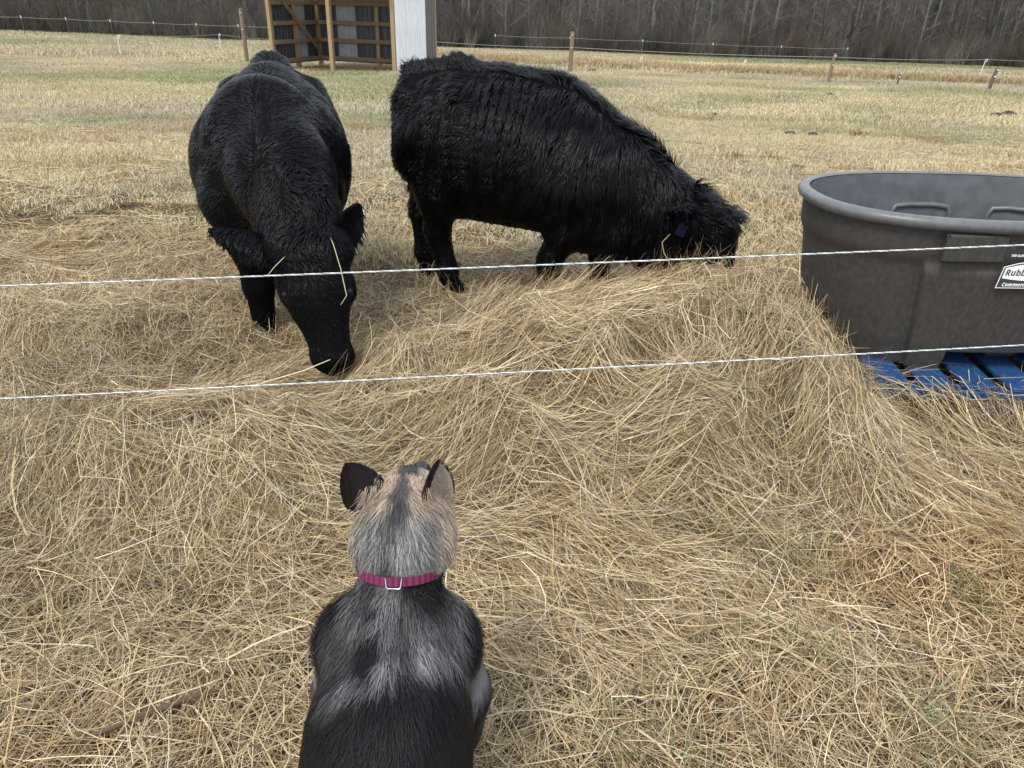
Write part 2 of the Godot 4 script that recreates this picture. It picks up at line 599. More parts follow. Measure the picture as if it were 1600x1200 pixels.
# ---------------------------------------------------------------- fur
# sets locks of hair over a body mesh, gathered into clumps; how(pos, normal) gives [flow, length, colour, lift] or null
func grow_fur(body: MB, count: int, w0: float, w1: float, clump: float, gather: float, material: Material, parent: Node3D, how: Callable) -> void:
	var nt := body.I.size() / 3
	var cum := PackedFloat32Array()
	cum.resize(nt)
	var total := 0.0
	for t in nt:
		var a := body.V[body.I[t * 3]]
		total += (body.V[body.I[t * 3 + 1]] - a).cross(body.V[body.I[t * 3 + 2]] - a).length()
		cum[t] = total
	var mb := MB.new()
	var eye := parent.to_local(Vector3(0, 1.5, 0))
	var pts := PackedVector3Array()
	pts.resize(4)
	var n3 := noise
	var q := 1.0 / clump
	for i in count:
		var t := mini(cum.bsearch((i + rng.randf()) * total / count), nt - 1)
		var u := rng.randf()
		var v := rng.randf()
		if u + v > 1.0:
			u = 1.0 - u
			v = 1.0 - v
		var ia := body.I[t * 3]
		var ib := body.I[t * 3 + 1]
		var ic := body.I[t * 3 + 2]
		var p := body.V[ia] * (1.0 - u - v) + body.V[ib] * u + body.V[ic] * v
		var n := (body.N[ia] * (1.0 - u - v) + body.N[ib] * u + body.N[ic] * v).normalized()
		if n.dot((eye - p).normalized()) < -0.25 and rng.randf() < 0.75:
			continue # fewer where the body turns away
		var r = how.call(p, n)
		if r == null:
			continue
		var d: Vector3 = r[0]
		d = d - n * d.dot(n)
		if d.length() < 0.02:
			d = n.cross(Vector3(0.3, 0.5, 0.8))
		d = d.normalized()
		var s := d.cross(n)
		var l: float = r[1] * rng.randf_range(0.7, 1.2)
		var up: float = r[3] * rng.randf_range(0.6, 1.3)
		# the middle of the clump this lock belongs to
		var cx := floorf(p.x * q + 0.5)
		var cy := floorf(p.y * q + 0.5)
		var cz := floorf(p.z * q + 0.5)
		var off := Vector3(n3.get_noise_3d(cx * 71.3, cy * 53.1, cz * 37.7), n3.get_noise_3d(cy * 61.3, cz * 43.1, cx * 77.7), n3.get_noise_3d(cz * 51.3, cx * 83.1, cy * 67.7)) * 0.7
		var pull := (Vector3(cx, cy, cz) + off) * clump - p
		pull = (pull - n * pull.dot(n)) * gather
		var yaw := off.x * 0.9 + rng.randfn(0.0, 0.16)
		var dd := d * cos(yaw) + s * sin(yaw)
		var wave := s * (rng.randf_range(-0.06, 0.06) * l)
		for k in 4:
			var f := k / 3.0
			pts[k] = p - n * (0.08 * l) + dd * (l * f * (0.6 + 0.4 * f)) + n * (l * up * f * (1.35 - f)) + pull * (f * f) + wave * sin(f * 3.0)
		mb.blade(pts, rng.randf_range(w0, w1), s, n, r[2], 0.12)
	var o := obj("fur", mb.mesh(false), material, parent)
	o.set_meta("kind", "stuff")

# a leaf-shaped, cupped ear of some thickness, joined to the body's mesh
func ear(mb: MB, base: Vector3, along: Vector3, front: Vector3, length: float, width: float, cup: float, col: Color, tip := 0.2, thick := 0.007, lining := Color(-1, 0, 0)) -> void:
	along = along.normalized()
	front = (front - along * front.dot(along)).normalized()
	var side := along.cross(front)
	var nu := 12
	var nv := 8
	var grid := []
	for layer in 2:
		var first := mb.V.size()
		for u in nu + 1:
			var f := float(u) / nu
			var w := width * 0.5 * (sin(PI * pow(lerpf(0.14, 1.0, f), 0.75)) * (1.0 - tip) + tip * sqrt(maxf(0.0, 1.0 - f * f)))
			if tip >= 0.45: # round-ended
				w = width * 0.5 * (lerpf(0.80, 1.0, sin(minf(f / 0.35, 1.0) * PI * 0.5)) if f < 0.35 else pow(maxf(0.0, 1.0 - pow((f - 0.35) / 0.65, 1.5)), 0.72))
			if u == nu:
				w = width * 0.02
			for v in nv + 1:
				var g := float(v) / nv * 2.0 - 1.0
				var ang := g * cup
				var r := w / maxf(sin(cup), 0.2)
				var p := base + along * (length * f) + side * (sin(ang) * r) - front * ((cos(ang) - cos(cup)) * r)
				p -= front * (0.02 * f * f * length / 0.1)
				var nn := (side * sin(ang) - front * cos(ang)).normalized()
				if layer == 0:
					mb.vert(p + nn * thick * 0.5, nn, col)
				else:
					mb.vert(p - nn * thick * 0.5, -nn, lining if lining.r >= 0.0 else col)
		grid.append(first)
		for u in nu:
			for v in nv:
				var a: int = first + u * (nv + 1) + v
				mb.quad(a, a + 1, a + nv + 2, a + nv + 1)
	for e in [0, nv]: # close the rim
		for u in nu:
			var a: int = grid[0] + u * (nv + 1) + e
			var b: int = grid[1] + u * (nv + 1) + e
			var out := side * (-1.0 if e == 0 else 1.0)
			var q := []
			for i in [a, a + nv + 1, b + nv + 1, b]:
				q.append(mb.vert(mb.V[i], out, col))
			mb.quad(q[0], q[1], q[2], q[3])

# ---------------------------------------------------------------- setting
func build_ground() -> void:
	var xs := PackedFloat32Array()
	var zs := PackedFloat32Array()
	var x := 0.0
	var right := [0.0]
	while x < 420.0:
		x += 0.16 if x < 4.0 else (0.5 if x < 30.0 else (2.0 if x < 90.0 else 25.0))
		right.append(x)
	for i in range(right.size() - 1, 0, -1):
		xs.append(-right[i])
	for v in right:
		xs.append(v)
	var z := 60.0
	while z > -460.0:
		zs.append(z)
		z -= 8.0 if z > 2.0 else (0.16 if z > -9.0 else (0.5 if z > -45.0 else (1.5 if z > -120.0 else 20.0)))
	var mb := MB.new()
	var nx := xs.size()
	for zz in zs:
		for xx in xs:
			var c := field_tone(xx, zz) * 0.72
			var d := -zz
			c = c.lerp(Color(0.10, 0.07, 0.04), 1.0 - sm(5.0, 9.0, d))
			var edge := wood_edge(xx) + 2.0 * nz(xx, zz, 8.0, 61.0)
			c = c.lerp(Color(0.085, 0.062, 0.045), sm(edge - 1.5, edge + 1.5, d)) # leaf litter under the trees
			var q := shed_frame.affine_inverse() * Vector3(xx, 0, zz)
			var pad := maxf(absf(q.x - 2.45) - 2.5, absf(-q.z - 1.3) - 1.7) + 0.35 * nz(xx, zz, 60.0, 71.0)
			c = c.lerp(Color(0.23, 0.115, 0.06), 1.0 - sm(-0.2, 0.35, pad)) # red earth trodden in the shelter
			var y := land(xx, zz)
			var n := Vector3(land(xx - 0.2, zz) - land(xx + 0.2, zz), 0.4, land(xx, zz - 0.2) - land(xx, zz + 0.2)).normalized()
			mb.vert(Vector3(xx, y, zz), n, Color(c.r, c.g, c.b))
	for j in zs.size() - 1:
		for i in nx - 1:
			var a := j * nx + i
			mb.quad(a, a + 1, a + nx + 1, a + nx)
	var m := mat(Color.WHITE, 0.95, 0.2, true)
	grain(m, noise_tex(0.035, Color(0.55, 0.52, 0.5), Color(1.0, 1.0, 1.0), 5, 512, 3), Vector3.ONE * 0.9, true)
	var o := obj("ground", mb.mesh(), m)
	o.set_meta("kind", "structure")

func in_view(x: float, z: float, margin: float) -> bool:
	return absf(x) < 0.70 * (-z * 0.9 + 0.95) + margin

func build_hay() -> void:
	var hm := mat(Color.WHITE, 0.62, 0.35, true)
	hm.backlight_enabled = true
	hm.backlight = Color(0.25, 0.22, 0.15)
	# the heap: a packed core under loose stalks
	var heap_o := thing("hay_heap", Vector3(0.3, 0.0, -2.8))
	tag(heap_o, "long tumbled heap of loose pale hay between the fence and the cattle", "hay heap")
	var mb := MB.new()
	var st := 0.045
	var gx := int(5.4 / st)
	var gz := int(3.4 / st)
	for j in gz + 1:
		for i in gx + 1:
			var x := -3.3 + i * st
			var z := -4.9 + j * st
			var h := heap(x, z)
			var y := land(x, z) + maxf(0.0, lumps(x, z)) - 0.055 + (h - 0.02 if h > 0.0 else -0.03)
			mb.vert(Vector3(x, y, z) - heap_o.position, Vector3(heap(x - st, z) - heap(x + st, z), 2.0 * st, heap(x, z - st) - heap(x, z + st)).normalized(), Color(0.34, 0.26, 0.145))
	for j in gz:
		for i in gx:
			var a := j * (gx + 1) + i
			mb.quad(a, a + 1, a + gx + 2, a + gx + 1)
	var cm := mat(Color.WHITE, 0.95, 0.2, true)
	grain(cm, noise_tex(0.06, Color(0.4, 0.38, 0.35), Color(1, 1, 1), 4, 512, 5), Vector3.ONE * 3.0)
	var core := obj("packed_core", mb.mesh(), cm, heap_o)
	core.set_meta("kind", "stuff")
	var litter := thing("hay_litter")
	tag(litter, "loose straw coloured hay strewn over the ground along the fence", "hay", "", "stuff")
	sample_hay()
	var hb := MB.new()
	var lb := MB.new()
	for i in 47000: # bundles of stalks: combed swaths and loose tangles
		var z := -0.35 - 4.8 * pow(rng.randf(), 0.85)
		var x := rnd(-4.2, 4.2)
		if not in_view(x, z, 0.6):
			continue
		if absf(x - 2.03) < 0.62 and absf(z + 3.3) < 0.40:
			continue # under the tank
		if x > 1.42 and z < -2.74 and z > -3.85 and x < 2.75 and rng.randf() < (0.86 if x < 1.75 else 0.97):
			continue # only wisps on the pallet
		if x > 1.5 and z < -2.45 and z > -2.75 and rng.randf() < 0.5:
			continue
		var h := heap(x, z)
		var pile := h > 0.03
		var comb := nz(x, z, 75.0, 81.0) > (0.14 if pile else 0.2)
		var flow := nz(x, z, 85.0, 91.0) * (1.9 if pile else 3.2) + (0.35 if x > 0.6 else -0.35)
		var yaw := flow + rng.randfn(0.0, 0.42) if comb else rnd(0.0, TAU)
		var bend := rng.randfn(0.0, 0.55)
		var tone := 0.98 + 0.40 * nz(x, z, 90.0, 101.0)
		var tint := Color(tone * 1.0, tone * 0.96, tone * 0.94)
		if pile:
			tint = Color(tone * 1.03, tone * 1.01, tone * 1.02)
		elif nz(x, z, 75.0, 111.0) > 0.26:
			tint = Color(tone * 0.93, tone * 0.80, tone * 0.68)
		var n := 9 if comb else 8
		for k in n:
			var a := yaw + rng.randfn(0.0, 0.32) if comb else rnd(0.0, TAU)
			var sx := rng.randfn(0.0, 0.03 if comb else 0.06)
			var sz := rng.randfn(0.0, 0.03 if comb else 0.06)
			var l := rnd(0.08, 0.34) if comb else rnd(0.04, 0.25)
			var c := straw()
			var rise := rnd(0.02, 0.15) if rng.randf() < (0.13 if pile else 0.06) else rng.randfn(0.0, 0.018)
			var w := rnd(0.0009, 0.0023) * (1.0 + 0.10 * -z)
			if rng.randf() < 0.015:
				w *= 2.4 # a flat leaf
			lay_stalk(hb if pile else lb, heap_o.position if pile else Vector3.ZERO, x + sx, z + sz, a, l, w, bend + rng.randfn(0.0, 0.4) if comb else rng.randfn(0.0, 0.95), -0.075 * pow(rng.randf(), 1.3) + rnd(0.0, 0.028), rise, Color(c.r * tint.r, c.g * tint.g, c.b * tint.b))
	# thinner, golden, further out
	for i in 62000:
		var z := -4.6 - 9.0 * pow(rng.randf(), 0.8)
		var x := rnd(-1.0, 1.0) * (0.70 * (-z * 0.9 + 0.95) + 0.9)
		if rng.randf() > 1.12 - sm(6.0, 12.5, -z - 1.6 * nz(x, z, 30.0, 121.0)):
			continue
		var tone := 1.05 + 0.4 * nz(x, z, 45.0, 131.0)
		var c := straw()
		lay_stalk(lb, Vector3.ZERO, x, z, rnd(0, TAU), rnd(0.12, 0.36), rnd(0.0035, 0.0065), rng.randfn(0.0, 0.6), rnd(-0.02, 0.02), rng.randfn(0.01, 0.02), Color(c.r * tone * 1.04, c.g * tone * 0.98, c.b * tone * 0.88), 2)
	var so := obj("loose_stalks", hb.mesh(false), hm, heap_o)
	so.set_meta("kind", "stuff")
	so = obj("stalks", lb.mesh(false), hm, litter)
	so.set_meta("kind", "stuff")
	# dried-up field
	var gm := mat(Color.WHITE, 0.7, 0.3, true)
	gm.backlight_enabled = true
	gm.backlight = Color(0.2, 0.2, 0.15)
	var field := thing("pasture_grass")
	tag(field, "short grazed winter grass, straw and green, over the whole pasture", "grass", "", "stuff")
	var white := [Color(1, 1, 1), Color(1.12, 1.08, 0.98), Color(0.85, 0.83, 0.8), Color(1.0, 0.97, 0.85)]
	var zones := [[4.8, 15.0, 0.24, 0.028, 0.080, 0.005, 900, 1.9], [14.0, 37.0, 0.55, 0.05, 0.12, 0.011, 1800, 2.0], [35.0, 88.0, 1.5, 0.10, 0.22, 0.032, 1800, 2.0]]
	for q in zones: # from, to, radius, heights, width, blades, cover
		for v in 4:
			var gmesh := grass_tuft(q[6], q[3], q[4], q[5], q[2], white)
			var xf := []
			var cc := PackedColorArray()
			var area: float = 0.66 * (q[1] * q[1] - q[0] * q[0]) + 2.0 * (q[1] - q[0])
			for i in int(area * q[7] / (TAU * q[2] * q[2]) / 4.0):
				var z: float = -sqrt(lerpf(q[0] * q[0], q[1] * q[1], rng.randf()))
				var x := rnd(-1.0, 1.0) * (0.70 * (-z * 0.9 + 0.95) + 1.0)
				if -z > wood_edge(x) + 1.0:
					continue
				var s := shed_frame.affine_inverse() * Vector3(x, 0, z)
				var m: float = q[2]
				if s.x > -0.1 - m and s.x < 5.0 + m * 0.5 and -s.z > -0.35 - m and -s.z < 3.0:
					continue
				var t := field_tone(x, z)
				var k := rnd(0.9, 1.15)
				var f := frame_on(x, z, rnd(0, TAU), 0.0, 1.0)
				f.basis = f.basis.scaled_local(Vector3(1, rnd(0.7, 1.2) * (1.0 + 0.5 * nz(x, z, 40.0, 141.0)), 1))
				xf.append(f)
				cc.append(Color(t.r * k * 1.15, t.g * k * 1.15, t.b * k * 1.12))
			scatter("tufts", gmesh, gm, xf, cc, field)
	# taller dead grass under the far fence
	var rough := thing("tall_grass")
	tag(rough, "tall dead tan grass standing along the post fence", "grass", "", "stuff")
	for v in 3:
		var tm := grass_tuft(160, 0.15, 0.45, 0.018, 0.35, white)
		var xf := []
		var cc := PackedColorArray()
		for i in 330:
			var f := rng.randf()
			var x := lerpf(-6.0, 26.0, f)
			var z := lerpf(-47.0, -27.5, pow(f, 0.8)) + rng.randfn(0.0, 0.7) - absf(rng.randfn(0.0, 3.5)) * (1.0 - f)
			var k := rnd(0.75, 1.15)
			var s := rnd(0.5, 1.1) * (1.0 - 0.45 * sm(0.6, 0.9, f))
			xf.append(Transform3D(Basis(Vector3.UP, rnd(0, TAU)).scaled(Vector3(s, s, s)), Vector3(x, land(x, z), z)))
			cc.append(Color(0.47 * k, 0.365 * k, 0.215 * k))
		scatter("tufts", tm, gm, xf, cc, rough)
	# green sprigs and dead leaves among the hay near the dog
	var sprigs := thing("green_sprigs")
	tag(sprigs, "small green grass sprigs poking up through the hay", "grass", "", "stuff")
	for v in 2:
		var sm_ := grass_tuft(14, 0.04, 0.11, 0.004, 0.035, [Color(0.10, 0.13, 0.055), Color(0.16, 0.17, 0.08), Color(0.25, 0.24, 0.12)])
		var xf := []
		var cc := PackedColorArray()
		for q in [[0.62, -1.98, 4], [0.85, -1.82, 4], [0.36, -1.22, 4], [0.75, -1.42, 3], [1.25, -1.7, 3], [0.95, -1.2, 3]]:
			for i in q[2]:
				var x: float = q[0] + rng.randfn(0.0, 0.09)
				var z: float = q[1] + rng.randfn(0.0, 0.06)
				xf.append(frame_on(x, z, rnd(0, TAU), 0.0, 0.4))
				cc.append(Color.WHITE)
		scatter("blades", sm_, gm, xf, cc, sprigs)
	var leaves := thing("fallen_leaves")
	tag(leaves, "curled brown leaves scattered in the hay", "leaves", "", "stuff")
	for v in 2:
		var lm := MB.new()
		ear(lm, Vector3.ZERO, Vector3(1, 0.1, 0), Vector3.UP, 0.075, 0.035, 0.7, Color(1, 1, 1), 0.3, 0.001)
		var xf := []
		var cc := PackedColorArray()
		for i in 16:
			var z := -rnd(0.9, 3.0)
			var x := rnd(-1.0, 1.0) * (0.65 - z * 0.62)
			xf.append(frame_on(x, z, rnd(0, TAU), 0.006, 0.9).scaled_local(Vector3.ONE * rnd(0.35, 0.7)))
			cc.append([Color(0.20, 0.12, 0.065), Color(0.26, 0.18, 0.11), Color(0.13, 0.08, 0.05)][rng.randi() % 3])
		scatter("leaf", lm.mesh(), gm, xf, cc, leaves)

func lump(called: String, x: float, z: float, r: float, h: float, m: Material, sd: float) -> MeshInstance3D:
	var mb := MB.new()
	for j in 7:
		var f := j / 6.0
		for i in 18:
			var a := TAU * i / 18
			var k := 1.0 + 0.45 * noise.get_noise_3d(cos(a) * 90.0, sin(a) * 90.0, sd) + 0.35 * noise.get_noise_3d(cos(a) * 240.0, f * 200.0, sin(a) * 240.0 + sd)
			mb.vert(Vector3(cos(a) * r * sin(f * PI * 0.5) * k, h * cos(f * PI * 0.5) * k - 0.01, sin(a) * r * sin(f * PI * 0.5) * k), Vector3(cos(a) * f, 1.2 - f, sin(a) * f).normalized(), Color.WHITE)
	for j in 6:
		for i in 18:
			var a := j * 18 + i
			var b := j * 18 + (i + 1) % 18
			mb.quad(a, b, b + 18, a + 18)
	var o := obj(called, mb.mesh(), m)
	o.position = Vector3(x, top_of_hay(x, z) + 0.02, z)
	return o

func build_small() -> void:
	var dung := grain(mat(Color(0.030, 0.024, 0.018), 0.85), noise_tex(0.05, Color(0.5, 0.5, 0.5), Color(1, 1, 1), 4, 256, 9), Vector3.ONE * 5.0)
	var i := 0
	for q in DUNG:
		var o := lump("dung_pat", q[0], q[1], q[2], q[2] * 0.5, dung, i * 17.0)
		tag(o, q[3], "dung", "cow pats on the pasture")
		i += 1
	for q in [[2.90, -9.16], [2.52, -9.11], [6.57, -14.5], [5.10, -12.0]]:
		var gmesh := grass_tuft(150, 0.06, 0.17, 0.006, 0.075, [Color(0.33, 0.19, 0.09), Color(0.40, 0.25, 0.12), Color(0.25, 0.14, 0.07)])
		var o := obj("dead_grass_tuft", gmesh, mat(Color.WHITE, 0.8, 0.2, true))
		o.position = Vector3(q[0], top_of_hay(q[0], q[1]), q[1])
		tag(o, "rusty brown tuft of dead grass on the pale pasture behind the tank", "grass tuft", "rusty dead grass tufts")
	var bark := grain(mat(Color(0.14, 0.085, 0.055), 0.9), noise_tex(0.08, Color(0.5, 0.48, 0.45), Color(1, 1, 1), 4, 256, 12), Vector3.ONE * 12.0)
	for q in [[[0.86, -1.72], [0.96, -1.76], [1.06, -1.83], [1.15, -1.86]], [[-0.94, -1.13], [-0.80, -1.19], [-0.70, -1.24], [-0.66, -1.26]]]:
		var mb := MB.new()
		var p := PackedVector3Array()
		var r := PackedFloat32Array()
		var base := Vector3(q[0][0], top_of_hay(q[0][0], q[0][1]) + 0.012, q[0][1])
		for a in q:
			p.append(Vector3(a[0], top_of_hay(a[0], a[1]) + rnd(-0.002, 0.014), a[1]) - base)
			r.append(rnd(0.004, 0.0075))
		mb.tube(p, r, 8, Color.WHITE)
		var o := obj("stick", mb.mesh(), bark)
		o.position = base
		tag(o, "reddish brown broken stick lying in the hay by green sprigs" if q[0][0] > 0 else "thin dark twig lying in combed hay", "stick")

# ---------------------------------------------------------------- stock tank and pallet
func oval(a: float, L: float, W: float, n: float) -> Vector3:
	var c := cos(a)
	var s := sin(a)
	return Vector3(signf(c) * pow(absf(c), 2.0 / n) * L * 0.5, 0, signf(s) * pow(absf(s), 2.0 / n) * W * 0.5)

func tank_point(a: float, L: float, W: float, h: float) -> Vector3:
	var p := oval(a, L, W, 2.5)
	# the long sides stand proud of the rounded ends between the foot and the shoulder
	var t := 1.0 - sm(0.340 + 0.10 * h, 0.352 + 0.10 * h, absf(p.x))
	var band := 1.0 - sm(0.42, 0.46, h)
	var out := Vector3(p.x / (L * L), 0, p.z / (W * W)).normalized()
	return p + out * 0.030 * t * band + Vector3.UP * h

func loft(mb: MB, rings: Array, inward := false) -> void:
	var seg: int = rings[0].size()
	var first := mb.V.size()
	for r in rings.size():
		for i in seg:
			var p: Vector3 = rings[r][i]
			var du: Vector3 = rings[r][(i + 1) % seg] - rings[r][(i - 1 + seg) % seg]
			var dv: Vector3 = rings[mini(r + 1, rings.size() - 1)][i] - rings[maxi(r - 1, 0)][i]
			var n := dv.cross(du).normalized()
			if inward:
				n = -n
			mb.vert(p, n, Color.WHITE)
	for r in rings.size() - 1:
		for i in seg:
			var a := first + r * seg + i
			var b := first + r * seg + (i + 1) % seg
			mb.quad(a, b, b + seg, a + seg)

func build_tank() -> void:
	var at := TANK
	var root := thing("stock_tank", at, TANK_TURN)
	tag(root, "large dark grey plastic stock tank standing on a blue pallet", "stock tank")
	var rub := mat(Color(0.060, 0.055, 0.050), 0.58, 0.4)
	grain(rub, noise_tex(0.025, Color(0.62, 0.60, 0.58), Color(1.0, 1.0, 1.0), 8, 1024, 21), Vector3(1.6, 0.9, 1.6))
	var L := 1.47
	var W := 0.99
	var H := 0.635
	var seg := 440
	var outer := []
	var inner := []
	var prof := [[0.0, 0.855, 0.80], [0.10, 0.880, 0.83], [0.43, 0.935, 0.900], [0.452, 0.945, 0.914], [0.47, 0.958, 0.932], [0.49, 0.962, 0.938], [0.592, 0.969, 0.947]]
	for k in 38: # height, length and width by turns up the wall
		var h := 0.592 * k / 37.0
		var j := 0
		while j < prof.size() - 2 and prof[j + 1][0] < h:
			j += 1
		var t: float = (h - prof[j][0]) / (prof[j + 1][0] - prof[j][0])
		var ring := []
		for i in seg:
			var p := tank_point(TAU * i / seg, L * lerpf(prof[j][1], prof[j + 1][1], t), W * lerpf(prof[j][2], prof[j + 1][2], t), h)
			if h < 0.12: # arched up between the feet
				var gap := 1.0 - sm(0.205, 0.225, absf(p.x))
				p.y = maxf(p.y, 0.112 * gap * (1.0 if absf(p.z) > 0.2 else 0.0) + p.y * 0.02)
			ring.append(p)
		outer.append(ring)
	var rim := []
	for k in 11: # rolled lip
		var t := -PI * 0.5 + PI * 1.25 * k / 10.0
		var ring := []
		for i in seg:
			var a := TAU * i / seg
			var c := oval(a, L - 0.044, W - 0.044, 2.5)
			var o := Vector3(c.x / (L * L), 0, c.z / (W * W)).normalized()
			ring.append(c + o * (cos(t) * 0.029) + Vector3.UP * (H - 0.026 + sin(t) * 0.026))
		rim.append(ring)
	for q in [[0.625, 0.936, 0.908], [0.60, 0.932, 0.903], [0.46, 0.915, 0.875], [0.20, 0.880, 0.830], [0.07, 0.850, 0.79], [0.05, 0.80, 0.73]]:
		var ring := []
		for i in seg:
			ring.append(oval(TAU * i / seg, L * q[1], W * q[2], 2.5) + Vector3.UP * q[0])
		inner.append(ring)
	var mb := MB.new()
	loft(mb, outer)
	var im := MB.new()
	loft(im, inner, false)
	var cidx := im.vert(Vector3(0, 0.05, 0), Vector3.UP, Color.WHITE)
	for i in seg:
		im.tri(cidx, (inner.size() - 1) * seg + i, (inner.size() - 1) * seg + (i + 1) % seg)
	obj("shell", mb.mesh(), rub, root)
	obj("liner", im.mesh(), grain(mat(Color(0.12, 0.124, 0.132), 0.5, 0.45), noise_tex(0.02, Color(0.7, 0.7, 0.7), Color(1, 1, 1), 5, 256, 24), Vector3.ONE * 1.6), root)
	var rm := MB.new()
	loft(rm, rim)
	var lip := mat(Color(0.125, 0.125, 0.128), 0.40, 0.5)
	grain(lip, noise_tex(0.03, Color(0.75, 0.74, 0.73), Color(1, 1, 1), 4, 256, 23), Vector3.ONE * 3.0)
	obj("rim", rm.mesh(), lip, root)
	# lugs under the rim, panels pressed into the inside, feet
	for sd in [1.0, -1.0]:
		var b := MB.new()
		var zf := W * 0.5 * 0.955
		b.box(Vector3(0.235, 0.105, 0.026), Transform3D(Basis(), Vector3(-0.25, H - 0.108, (zf - 0.004) * sd)), Color.WHITE, 0.012)
		obj("lug", b.mesh(), rub, root)
		for px in [-0.46, 0.0, 0.46]:
			var pm := MB.new()
			var pts := PackedVector3Array()
			var rr := PackedFloat32Array()
			for q in [[-0.135, 0.20], [-0.145, 0.44], [-0.125, 0.475], [-0.06, 0.482], [0.06, 0.482], [0.125, 0.475], [0.145, 0.44], [0.135, 0.20]]:
				var xx: float = px + q[0]
				var ll: float = L * lerpf(0.88, 0.915, (q[1] - 0.2) / 0.26) * 0.5
				var ww: float = W * lerpf(0.83, 0.875, (q[1] - 0.2) / 0.26) * 0.5
				pts.append(Vector3(xx, q[1], -ww * pow(1.0 - pow(minf(absf(xx) / ll, 1.0), 2.5), 0.4) * sd))
				rr.append(0.013)
			pm.tube(pts, rr, 8, Color.WHITE)
			obj("pressed_rib", pm.mesh(), lip, root)
	var ft := MB.new()
	ft.box(Vector3(0.15, 0.10, 0.16), Transform3D(Basis(), Vector3(0.10, 0.052, 0.22)), Color.WHITE, 0.015)
	obj("drain_boss", ft.mesh(), rub, root)
	var plug := MB.new()
	plug.tube(PackedVector3Array([Vector3(-0.07, 0.07, 0.20), Vector3(-0.07, 0.07, 0.30)]), PackedFloat32Array([0.032, 0.032]), 16, Color.WHITE)
	obj("drain_plug", plug.mesh(), rub, root)
	# printed badge on the front
	var white := mat(Color(0.80, 0.81, 0.82), 0.5)
	var dark := mat(Color(0.03, 0.03, 0.035), 0.5)
	var bz := tank_point(PI * 0.5, L * 0.935, W * 0.900, 0.43).z
	var slope := Basis(Vector3.RIGHT, -0.11)
	var fr := Transform3D(slope, Vector3(-0.02, 0.43, bz + 0.012))
	var badge := Node3D.new()
	badge.name = "badge"
	root.add_child(badge)
	badge.transform = fr.scaled_local(Vector3.ONE * 0.9)
	var outline := func(w: float, h: float, z: float) -> PackedVector3Array:
		var p := PackedVector3Array()
		p.append(Vector3(-w * 0.5, -h * 0.5, z)); p.append(Vector3(w * 0.5, -h * 0.5, z))
		for k in 13:
			var f := k / 12.0
			p.append(Vector3(lerpf(w * 0.43, -w * 0.43, f), h * (0.30 + 0.20 * sin(PI * f)), z))
		return p
	var plate := func(pts: PackedVector3Array, m: Material, called: String) -> void:
		var b := MB.new()
		var c := Vector3.ZERO
		for p in pts: c += p
		c /= pts.size()
		var ci := b.vert(c, Vector3(0, 0, 1), Color.WHITE)
		for p in pts: b.vert(p, Vector3(0, 0, 1), Color.WHITE)
		for k in pts.size():
			b.tri(ci, ci + 1 + k, ci + 1 + (k + 1) % pts.size())
		obj(called, b.mesh(), m, badge)
	plate.call(outline.call(0.27, 0.115, 0.0), white, "badge_border")
	plate.call(outline.call(0.262, 0.107, 0.0012), dark, "badge_ground")
	var lens := PackedVector3Array()
	for k in 13:
		var f := k / 12.0
		lens.append(Vector3(lerpf(-0.108, 0.108, f), 0.030 + 0.017 * sin(PI * f), 0.0024))
	for k in 13:
		var f := k / 12.0
		lens.append(Vector3(lerpf(0.116, -0.116, f), -0.014 - 0.010 * sin(PI * f), 0.0024))
	plate.call(lens, white, "badge_field")
	for q in [["Rubbermaid", 0.036, Vector3(0, 0.010, 0.0036), dark, true], ["Commercial Products", 0.0215, Vector3(0, -0.041, 0.0036), white, true], ["100 Gallon", 0.014, Vector3(-0.065, 0.083, 0.0036), white, true]]:
		var t := TextMesh.new()
		var sf := SystemFont.new()
		sf.font_names = PackedStringArray(["Droid Sans"])
		sf.font_weight = 700
		t.font = sf
		t.text = q[0]
		t.font_size = 48
		t.pixel_size = q[1] / 48.0
		t.depth = 0.0006
		var o := obj("lettering", t, q[3], badge)
		o.transform = Transform3D(Basis(Vector3(1, 0, 0), Vector3(0.2, 1, 0), Vector3(0, 0, 1)), q[2])
	# pallet
	var pal := thing("plastic_pallet", Vector3(at.x + 0.02, at.y - 0.135, at.z + 0.03), TANK_TURN + deg_to_rad(PALLET_TURN))
	tag(pal, "scuffed blue plastic pallet under the stock tank", "pallet")
	var blue := mat(Color(0.016, 0.070, 0.175), 0.5, 0.5)
	grain(blue, noise_tex(0.03, Color(0.5, 0.62, 0.75), Color(1.0, 1.0, 1.0), 6, 512, 31), Vector3.ONE * 2.2)
	var n := 8
	for k in n:
		var b := MB.new()
		b.box(Vector3(0.125, 0.022, 1.12), Transform3D(Basis(), Vector3(-0.595 + k * 0.17, 0.124, 0)), Color.WHITE, 0.006)
		obj("deck_board", b.mesh(), blue, pal)
	for zz in [-0.53, 0.0, 0.53]:
		var b := MB.new()
		b.box(Vector3(1.315, 0.045, 0.07), Transform3D(Basis(), Vector3(0, 0.0895, zz)), Color.WHITE, 0.006)
		obj("cross_rail", b.mesh(), blue, pal)
		for xx in [-0.58, 0.0, 0.58]:
			var k := MB.new()
			k.box(Vector3(0.14, 0.066, 0.10), Transform3D(Basis(), Vector3(xx, 0.033, zz * 0.98)), Color.WHITE, 0.008)
			obj("block_foot", k.mesh(), blue, pal)

